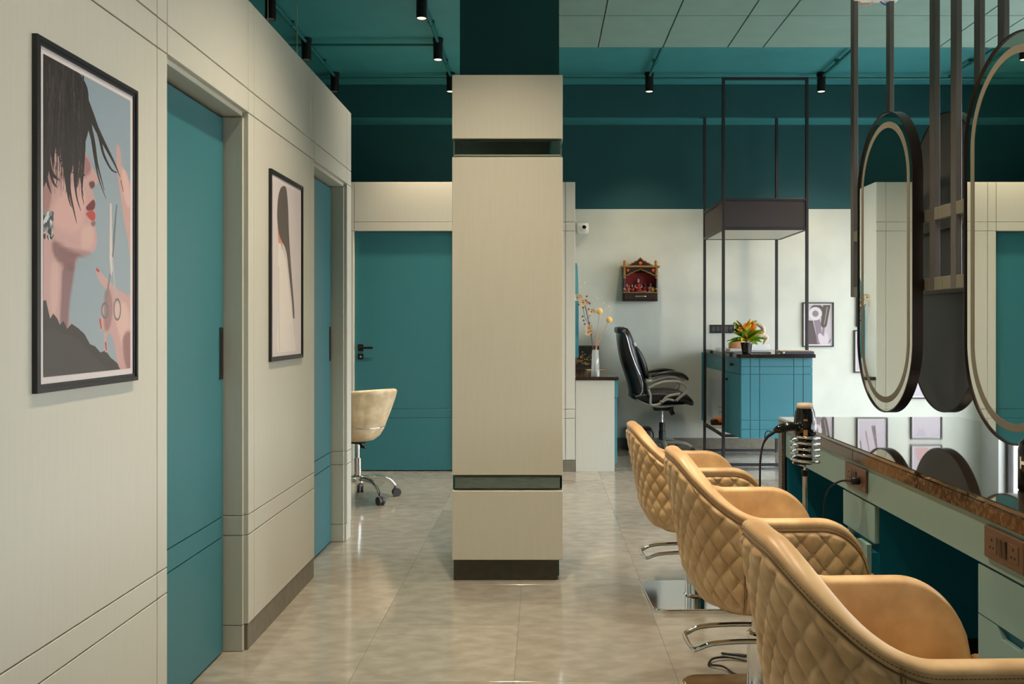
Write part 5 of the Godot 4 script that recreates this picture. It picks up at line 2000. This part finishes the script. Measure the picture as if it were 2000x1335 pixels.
# ---------------------------------------------------------------- flat prints, drawn shape by shape
func poly_fill(im: Image, pts: Array, c: Color) -> void:
	var h := im.get_height()
	var w := im.get_width()
	var lo := INF
	var hi := -INF
	for p in pts:
		lo = minf(lo, p.y)
		hi = maxf(hi, p.y)
	for y in range(maxi(0, int(floor(lo))), mini(h, int(ceil(hi)) + 1)):
		var xs := []
		var yy := y + 0.5
		for i in pts.size():
			var a: Vector2 = pts[i]
			var b: Vector2 = pts[(i + 1) % pts.size()]
			if (a.y <= yy) != (b.y <= yy):
				xs.append(a.x + (yy - a.y) / (b.y - a.y) * (b.x - a.x))
		xs.sort()
		for k in range(0, xs.size() - 1, 2):
			var x0 := clampi(int(round(xs[k])), 0, w)
			var x1 := clampi(int(round(xs[k + 1])), 0, w)
			if x1 > x0:
				im.fill_rect(Rect2i(x0, y, x1 - x0, 1), c)

# soft-edged patch of colour
func soft_fill(im: Image, pts: Array, c: Color, k: float, a := 1.0) -> void:
	var m := Image.create(im.get_width(), im.get_height(), false, Image.FORMAT_RGBA8)
	m.fill(Color(c.r, c.g, c.b, 0))
	poly_fill(m, pts, Color(c.r, c.g, c.b, a))
	m.resize(int(im.get_width() / k), int(im.get_height() / k), Image.INTERPOLATE_LANCZOS)
	m.resize(im.get_width(), im.get_height(), Image.INTERPOLATE_BILINEAR)
	im.blend_rect(m, Rect2i(0, 0, im.get_width(), im.get_height()), Vector2i.ZERO)

func line_fill(im: Image, pts: Array, w0: float, w1: float, c: Color) -> void:
	var l := []
	var r := []
	var n := pts.size()
	for i in n:
		var d: Vector2 = (pts[mini(i + 1, n - 1)] - pts[maxi(i - 1, 0)]).normalized()
		var q := Vector2(-d.y, d.x) * lerpf(w0, w1, float(i) / (n - 1)) * 0.5
		l.append(pts[i] + q)
		r.append(pts[i] - q)
	r.reverse()
	poly_fill(im, l + r, c)

func smooth2(pts: Array, per := 6, closed := false) -> Array:
	var q := []
	for p in pts: q.append(Vector3(p.x, p.y, 0))
	var r := []
	for p in curve(q, per, closed): r.append(Vector2(p.x, p.y))
	return r

func soften(im: Image, k: float) -> void:
	var w := im.get_width()
	var h := im.get_height()
	im.resize(int(w / k), int(h / k), Image.INTERPOLATE_LANCZOS)
	im.resize(w, h, Image.INTERPOLATE_CUBIC)

func print_mat(key: String, im: Image, rough := 0.45) -> void:
	var m := StandardMaterial3D.new()
	m.resource_name = key
	m.albedo_texture = ImageTexture.create_from_image(im)
	m.roughness = rough
	M[key] = m

# maps photo pixels on the left wall's posters to pixels of a print of 500 x 800
func on_poster(p: Array, d0: float) -> Vector2:
	var d: float = absf(LW + 0.0066) * FOCAL / (CX - p[0])
	var y: float = EYE - (p[1] - CY) * d / FOCAL
	return Vector2((d - d0 - POSTER_M) / (POSTER_W - 2.0 * POSTER_M) * 500.0, (POSTER_Y + POSTER_H - POSTER_M - y) / (POSTER_H - 2.0 * POSTER_M) * 800.0)

func draw_prints() -> void:
	# woman in profile
	var im := Image.create(500, 800, false, Image.FORMAT_RGBA8)
	for y in 800:
		im.fill_rect(Rect2i(0, y, 500, 1), rgb(142, 160, 172).lerp(rgb(152, 166, 174), y / 800.0))
	var P := func(a: Array) -> Array:
		var r := []
		for q in a: r.append(on_poster(q, 2.063))
		return r
	var skin_c := rgb(196, 158, 154)
	var skin_l := rgb(214, 180, 172)
	var skin_d := rgb(150, 112, 112)
	var hair := rgb(44, 36, 36)
	var hair_l := rgb(74, 64, 66)
	# raised hand at the right edge
	poly_fill(im, smooth2(P.call([[227, 287], [232, 284], [236, 300], [238, 325], [247, 335], [253, 355], [262, 380], [264, 430], [262, 520], [255, 510], [250, 470], [244, 440], [238, 400], [234, 370], [229, 335]]), 5, true), skin_c)
	soft_fill(im, smooth2(P.call([[238, 330], [246, 338], [252, 360], [254, 400], [247, 400], [240, 370]]), 5, true), skin_l, 8)
	line_fill(im, P.call([[236, 352], [241, 374]]), 6, 4, rgb(150, 60, 66))
	# face and neck
	var face: Array = smooth2(P.call([[70, 300], [100, 260], [140, 270], [168, 300], [180, 325], [190, 343], [193, 351], [188, 361], [181, 366], [182, 378], [185, 388], [186, 397], [184, 408], [187, 418], [187, 428], [184, 434], [186, 444], [189, 458], [189, 474], [184, 490], [172, 496], [158, 499], [150, 506], [146, 525], [140, 560], [134, 600], [131, 650], [70, 660]]), 5, true)
	poly_fill(im, face, skin_c)
	soft_fill(im, smooth2(P.call([[105, 400], [130, 370], [160, 372], [168, 392], [160, 440], [140, 455], [108, 440]]), 5, true), rgb(214, 172, 166), 14, 0.8)
	soft_fill(im, smooth2(P.call([[160, 445], [178, 440], [184, 460], [178, 482], [160, 486]]), 5, true), skin_l, 12, 0.7)
	soft_fill(im, smooth2(P.call([[104, 470], [130, 484], [156, 492], [180, 494], [158, 500], [148, 508], [144, 530], [126, 520], [106, 500]]), 5, true), rgb(128, 92, 94), 10, 0.85)
	soft_fill(im, smooth2(P.call([[124, 520], [144, 525], [136, 590], [131, 645], [118, 640], [120, 570]]), 5, true), rgb(120, 92, 96), 9, 0.75)
	soft_fill(im, smooth2(P.call([[100, 520], [114, 520], [112, 600], [100, 610]]), 5, true), skin_l, 10, 0.6)
	soft_fill(im, smooth2(P.call([[140, 300], [168, 305], [178, 330], [165, 345], [142, 335]]), 5, true), rgb(150, 104, 108), 9, 0.8)
	soft_fill(im, smooth2(P.call([[84, 280], [100, 275], [104, 330], [98, 400], [84, 420]]), 5, true), rgb(150, 108, 106), 8, 0.7)
	# nostril, lips, eye line
	soft_fill(im, smooth2(P.call([[174, 357], [183, 354], [185, 363], [178, 368]]), 4, true), rgb(92, 54, 58), 3, 0.9)
	soft_fill(im, smooth2(P.call([[168, 405], [177, 394], [183, 390], [186, 398], [183, 409], [172, 411]]), 4, true), rgb(112, 48, 52), 2)
	soft_fill(im, smooth2(P.call([[168, 417], [180, 411], [186, 418], [185, 429], [178, 430]]), 4, true), rgb(176, 72, 70), 2)
	soft_fill(im, smooth2(P.call([[178, 434], [186, 432], [185, 440], [180, 441]]), 4, true), rgb(110, 70, 74), 3, 0.7)
	line_fill(im, smooth2(P.call([[142, 336], [153, 345], [166, 341]]), 4), 5, 3, rgb(50, 36, 38))
	# hair mass and strands
	poly_fill(im, smooth2(P.call([[70, 95], [95, 105], [125, 122], [148, 134], [160, 155], [170, 190], [175, 225], [172, 258], [165, 285], [160, 320], [156, 300], [150, 360], [144, 320], [138, 340], [132, 300], [126, 318], [118, 285], [112, 300], [108, 290], [104, 330], [98, 300], [92, 350], [70, 360]]), 5, true), hair)
	for q in [[[84, 300], [90, 345], [100, 378]], [[90, 290], [100, 335], [116, 352]], [[118, 200], [128, 260], [134, 320], [136, 370], [144, 410], [150, 436]], [[124, 180], [136, 240], [146, 300], [146, 350], [150, 385], [158, 412]], [[140, 170], [156, 220], [164, 270], [162, 330], [160, 372], [164, 400]], [[150, 160], [168, 205], [178, 255], [184, 300], [192, 345], [207, 388]], [[155, 165], [176, 215], [193, 262], [202, 300], [217, 330], [229, 337]], [[162, 195], [186, 245], [206, 285], [224, 320], [235, 346]], [[120, 220], [119, 280], [126, 330], [134, 385], [140, 405]], [[100, 250], [94, 300], [102, 350], [112, 366]], [[110, 260], [126, 310], [132, 360], [141, 396]], [[148, 200], [160, 260], [157, 320], [152, 365]], [[152, 150], [168, 175], [172, 215], [178, 240]], [[168, 220], [182, 275], [190, 320], [204, 372]], [[134, 220], [140, 290], [150, 345], [148, 372]]]:
		line_fill(im, smooth2(P.call(q), 6), 30, 1.5, hair)
	for q in [[[110, 135], [116, 200], [118, 265]], [[130, 142], [143, 195], [150, 250], [154, 300]], [[96, 130], [98, 190], [93, 250]], [[142, 150], [158, 200], [165, 250]], [[120, 150], [130, 215], [136, 280]], [[104, 150], [108, 215], [106, 270]]]:
		line_fill(im, smooth2(P.call(q), 6), 6, 1.5, hair_l)
	for q in [[[130, 300], [132, 345], [128, 378]], [[156, 300], [158, 350], [163, 382]], [[110, 280], [120, 325], [121, 350]]]:
		line_fill(im, smooth2(P.call(q), 6), 10, 1.2, hair)
	for q in [[[113, 160], [117, 215]], [[141, 165], [150, 210], [154, 240]], [[99, 170], [98, 225]]]:
		line_fill(im, smooth2(P.call(q), 6), 4, 1, rgb(104, 98, 108))
	var r := RandomNumberGenerator.new()
	r.seed = 3
	for k in 90:
		var u := r.randf()
		var x0 := lerpf(92, 160, u) + r.randf_range(-6, 6)
		var y0 := r.randf_range(120, 200)
		var x3 := lerpf(86, 160, u) + r.randf_range(-9, 9)
		var y3 := lerpf(290, 385, r.randf()) if u > 0.28 else r.randf_range(270, 320)
		var xm := lerpf(x0, x3, 0.5) + r.randf_range(-7, 9)
		line_fill(im, smooth2(P.call([[x0, y0], [lerpf(x0, xm, 0.6), lerpf(y0, y3, 0.3)], [xm, lerpf(y0, y3, 0.62)], [x3, y3]]), 6), r.randf_range(3, 8), 0.9, [hair, rgb(34, 28, 29), rgb(58, 48, 48), hair_l, rgb(38, 30, 30)][k % 5])
	# earring
	for k in 46:
		var c: Vector2 = on_poster([r.randf_range(84, 103), r.randf_range(414, 464)], 2.063)
		var e := []
		for i in 8: e.append(c + Vector2(cos(TAU * i / 8.0), sin(TAU * i / 8.0)) * r.randf_range(5, 9))
		poly_fill(im, e, [rgb(40, 46, 48), rgb(120, 134, 136), rgb(196, 206, 204), rgb(60, 70, 72)][k % 4])
	# dark ruffled dress
	poly_fill(im, P.call([[70, 590], [90, 586], [94, 605], [98, 622], [104, 612], [112, 622], [117, 634], [124, 626], [131, 642], [140, 632], [152, 640], [165, 652], [176, 672], [186, 676], [196, 688], [206, 684], [216, 698], [228, 708], [238, 720], [226, 724], [224, 760], [70, 780]]), rgb(66, 60, 58))
	poly_fill(im, P.call([[70, 650], [100, 640], [150, 660], [190, 700], [210, 722], [70, 760]]), rgb(74, 68, 65))
	# lower hand
	poly_fill(im, smooth2(P.call([[187, 524], [192, 526], [205, 540], [218, 553], [232, 566], [248, 576], [262, 586], [264, 730], [236, 722], [226, 690], [222, 665], [214, 650], [208, 660], [210, 684], [205, 686], [203, 662], [204, 640], [199, 646], [195, 640], [197, 615], [201, 590], [210, 575], [200, 556], [190, 540]]), 5, true), skin_c)
	soft_fill(im, smooth2(P.call([[222, 600], [236, 590], [250, 600], [254, 650], [246, 690], [234, 660]]), 5, true), skin_l, 12)
	soft_fill(im, smooth2(P.call([[204, 575], [214, 565], [220, 600], [214, 640], [204, 640]]), 5, true), skin_d, 8, 0.8)
	soft_fill(im, smooth2(P.call([[240, 660], [257, 650], [262, 720], [246, 715]]), 5, true), skin_d, 9)
	for q in [[[195, 622], [198, 642]], [[206, 668], [208, 684]], [[188, 525], [194, 530]]]:
		line_fill(im, P.call(q), 9, 6, rgb(178, 62, 66))
	# scissors
	poly_fill(im, P.call([[215, 396], [218, 398], [219, 470], [222, 520], [217, 540], [214, 505]]), rgb(210, 200, 196))
	poly_fill(im, P.call([[227, 398], [229, 400], [224, 470], [221, 505], [219, 500], [222, 450]]), rgb(112, 108, 112))
	line_fill(im, P.call([[215, 535], [208, 580], [208, 615]]), 9, 7, rgb(120, 126, 130))
	line_fill(im, P.call([[220, 505], [224, 560], [228, 582]]), 10, 8, rgb(176, 176, 176))
	for q in [[229, 604, 6.5, 20], [205, 606, 6.5, 14]]:
		var ring := []
		for i in 25: ring.append(on_poster([q[0] + q[2] * cos(TAU * i / 24.0), q[1] + q[3] * sin(TAU * i / 24.0)], 2.063))
		line_fill(im, ring, 7, 7, rgb(110, 116, 120))
	soften(im, 1.25)
	print_mat("print_woman", im, 0.4)
	# ponytail
	im = Image.create(500, 800, false, Image.FORMAT_RGBA8)
	for y in 800:
		im.fill_rect(Rect2i(0, y, 500, 1), rgb(204, 196, 198).lerp(rgb(214, 206, 204), y / 800.0))
	var Q := func(a: Array) -> Array:
		var rr := []
		for q in a: rr.append(on_poster([440.0 + q[0] / 2.903, 300.0 + q[1] / 2.903], 3.844))
		return rr
	poly_fill(im, smooth2(Q.call([[306, 490], [318, 530], [330, 560], [345, 620], [360, 760], [378, 900], [385, 1000], [395, 1130], [300, 1130], [298, 900], [296, 700], [300, 560]]), 5, true), rgb(226, 218, 212))
	line_fill(im, smooth2(Q.call([[302, 640], [303, 800], [305, 960], [309, 1125]]), 5), 12, 6, rgb(186, 176, 168))
	line_fill(im, smooth2(Q.call([[372, 960], [376, 1030], [384, 1100]]), 5), 5, 3, rgb(198, 188, 184))
	poly_fill(im, smooth2(Q.call([[298, 400], [316, 440], [322, 500], [322, 545], [315, 510], [303, 505], [299, 460]]), 5, true), rgb(206, 138, 112))
	poly_fill(im, smooth2(Q.call([[331, 183], [344, 193], [351, 235], [357, 320], [360, 420], [366, 540], [378, 710], [389, 850], [392, 925], [388, 934], [383, 920], [378, 840], [362, 690], [350, 580], [338, 530], [322, 500], [305, 455], [295, 380], [295, 310], [301, 240], [314, 196]]), 5, true), rgb(86, 78, 72))
	line_fill(im, smooth2(Q.call([[345, 480], [364, 620], [378, 770], [388, 920]]), 5), 10, 3, rgb(112, 92, 84))
	line_fill(im, smooth2(Q.call([[302, 260], [318, 200], [332, 188]]), 5), 4, 3, rgb(120, 92, 78))
	soften(im, 1.5)
	print_mat("print_ponytail", im, 0.45)
	# small prints
	for k in 6:
		im = Image.create(140, 210, false, Image.FORMAT_RGBA8)
		var c0 := rgb(186, 176, 184)
		im.fill(c0)
		var C := func(a: Array) -> Array:
			var rr := []
			for q in a: rr.append(Vector2(q[0] * 140.0, q[1] * 210.0))
			return rr
		var dk := rgb(84, 70, 72)
		var md := rgb(132, 118, 128)
		match k:
			0:
				poly_fill(im, C.call([[0, 0.38], [0.3, 0.4], [0.5, 1.0], [0, 1.0]]), dk)
				poly_fill(im, smooth2(C.call([[0.34, 0.35], [0.56, 0.35], [0.66, 0.8], [0.7, 0.97], [0.48, 1.0], [0.42, 0.7]]), 4, true), md)
				var e := []
				var e2 := []
				var e3 := []
				for i in 28:
					var u := Vector2(cos(TAU * i / 28.0), sin(TAU * i / 28.0))
					e.append(Vector2(0.46 * 140, 0.17 * 210) + u * 40)
					e2.append(Vector2(0.40 * 140, 0.22 * 210) + u * 36)
					e3.append(Vector2(0.40 * 140, 0.22 * 210) + u * 17)
				poly_fill(im, e, dk)
				poly_fill(im, e2, rgb(206, 198, 200))
				poly_fill(im, e3, md)
				poly_fill(im, C.call([[0.70, 0.0], [0.98, 0.0], [0.84, 0.52], [0.78, 0.57], [0.66, 0.57], [0.6, 0.5]]), rgb(78, 66, 60))
				line_fill(im, C.call([[0.86, 0.05], [0.74, 0.5]]), 6, 4, rgb(150, 140, 132))
				line_fill(im, C.call([[0.72, 0.57], [0.68, 0.78]]), 13, 11, md)
				poly_fill(im, smooth2(C.call([[0.5, 0.78], [0.6, 0.72], [0.74, 0.82], [0.8, 0.7], [0.88, 0.78], [0.9, 1.0], [0.6, 1.0]]), 4, true), rgb(204, 190, 198))
				line_fill(im, C.call([[0.9, 0.97], [1.0, 0.87]]), 3, 3, rgb(30, 26, 28))
			1:
				# combs and a paddle brush lying on creased cloth (brush at the top of the print)
				line_fill(im, C.call([[0.12, 0.05], [0.05, 0.48]]), 3, 7, rgb(96, 82, 80))
				line_fill(im, C.call([[0.42, 0.1], [0.26, 0.72]]), 3, 6, rgb(110, 96, 94))
				line_fill(im, C.call([[0.74, 0.02], [0.55, 0.86]]), 4, 22, rgb(112, 94, 92))
				line_fill(im, C.call([[0.2, 0.0], [0.3, 0.18], [0.05, 0.24]]), 2, 2, rgb(160, 150, 156))
				line_fill(im, C.call([[0.28, 0.45], [0.95, 0.7]]), 2, 2, rgb(160, 150, 156))
			2:
				line_fill(im, C.call([[0.3, 0.1], [0.6, 0.9]]), 10, 20, rgb(100, 86, 88))
				line_fill(im, C.call([[0.7, 0.15], [0.3, 0.85]]), 6, 12, rgb(128, 112, 116))
			3:
				line_fill(im, C.call([[0.30, 0.86], [0.18, 0.98]]), 9, 10, rgb(120, 104, 104))
				line_fill(im, C.call([[0.42, 0.84], [0.30, 1.0]]), 12, 12, rgb(136, 118, 118))
				poly_fill(im, C.call([[0.1, 0.0], [0.5, 0.0], [0.4, 0.2], [0.2, 0.2]]), rgb(176, 166, 176))
			4:
				poly_fill(im, smooth2(C.call([[0.15, 0.7], [0.4, 0.6], [0.6, 0.75], [0.55, 1.0], [0.1, 1.0]]), 4, true), rgb(190, 150, 150))
				line_fill(im, C.call([[0.3, 0.3], [0.7, 0.6]]), 8, 14, dk)
			5:
				line_fill(im, C.call([[0.3, 0.2], [0.55, 0.85]]), 8, 16, dk)
		soften(im, 1.3)
		print_mat("print_%d" % k, im, 0.5)
	# dark canvas with gold flecks
	im = Image.create(120, 100, false, Image.FORMAT_RGBA8)
	im.fill(rgb(34, 28, 26))
	for k in 150:
		var p := Vector2(r.randf_range(0, 120), 20 + 70 * pow(r.randf(), 0.7))
		var s2 := r.randf_range(1.5, 6)
		var e := []
		for i in 6: e.append(p + Vector2(cos(TAU * i / 6.0) * s2, sin(TAU * i / 6.0) * s2 * r.randf_range(0.6, 1.4)))
		poly_fill(im, e, [rgb(150, 112, 44), rgb(92, 70, 34), rgb(190, 150, 70), rgb(40, 60, 62), rgb(26, 22, 22)][k % 5])
	print_mat("print_gold", im, 0.4)
	# red brocade of the shrine
	var mm := mat("print_shrine", rgb(178, 30, 36), 0.5, 0.0, noise_tex(128, 0.09, 2, 91, Color(0.55, 0.2, 0.3), Color(1.0, 0.75, 0.5), 2.4), Vector3(7, 7, 7))
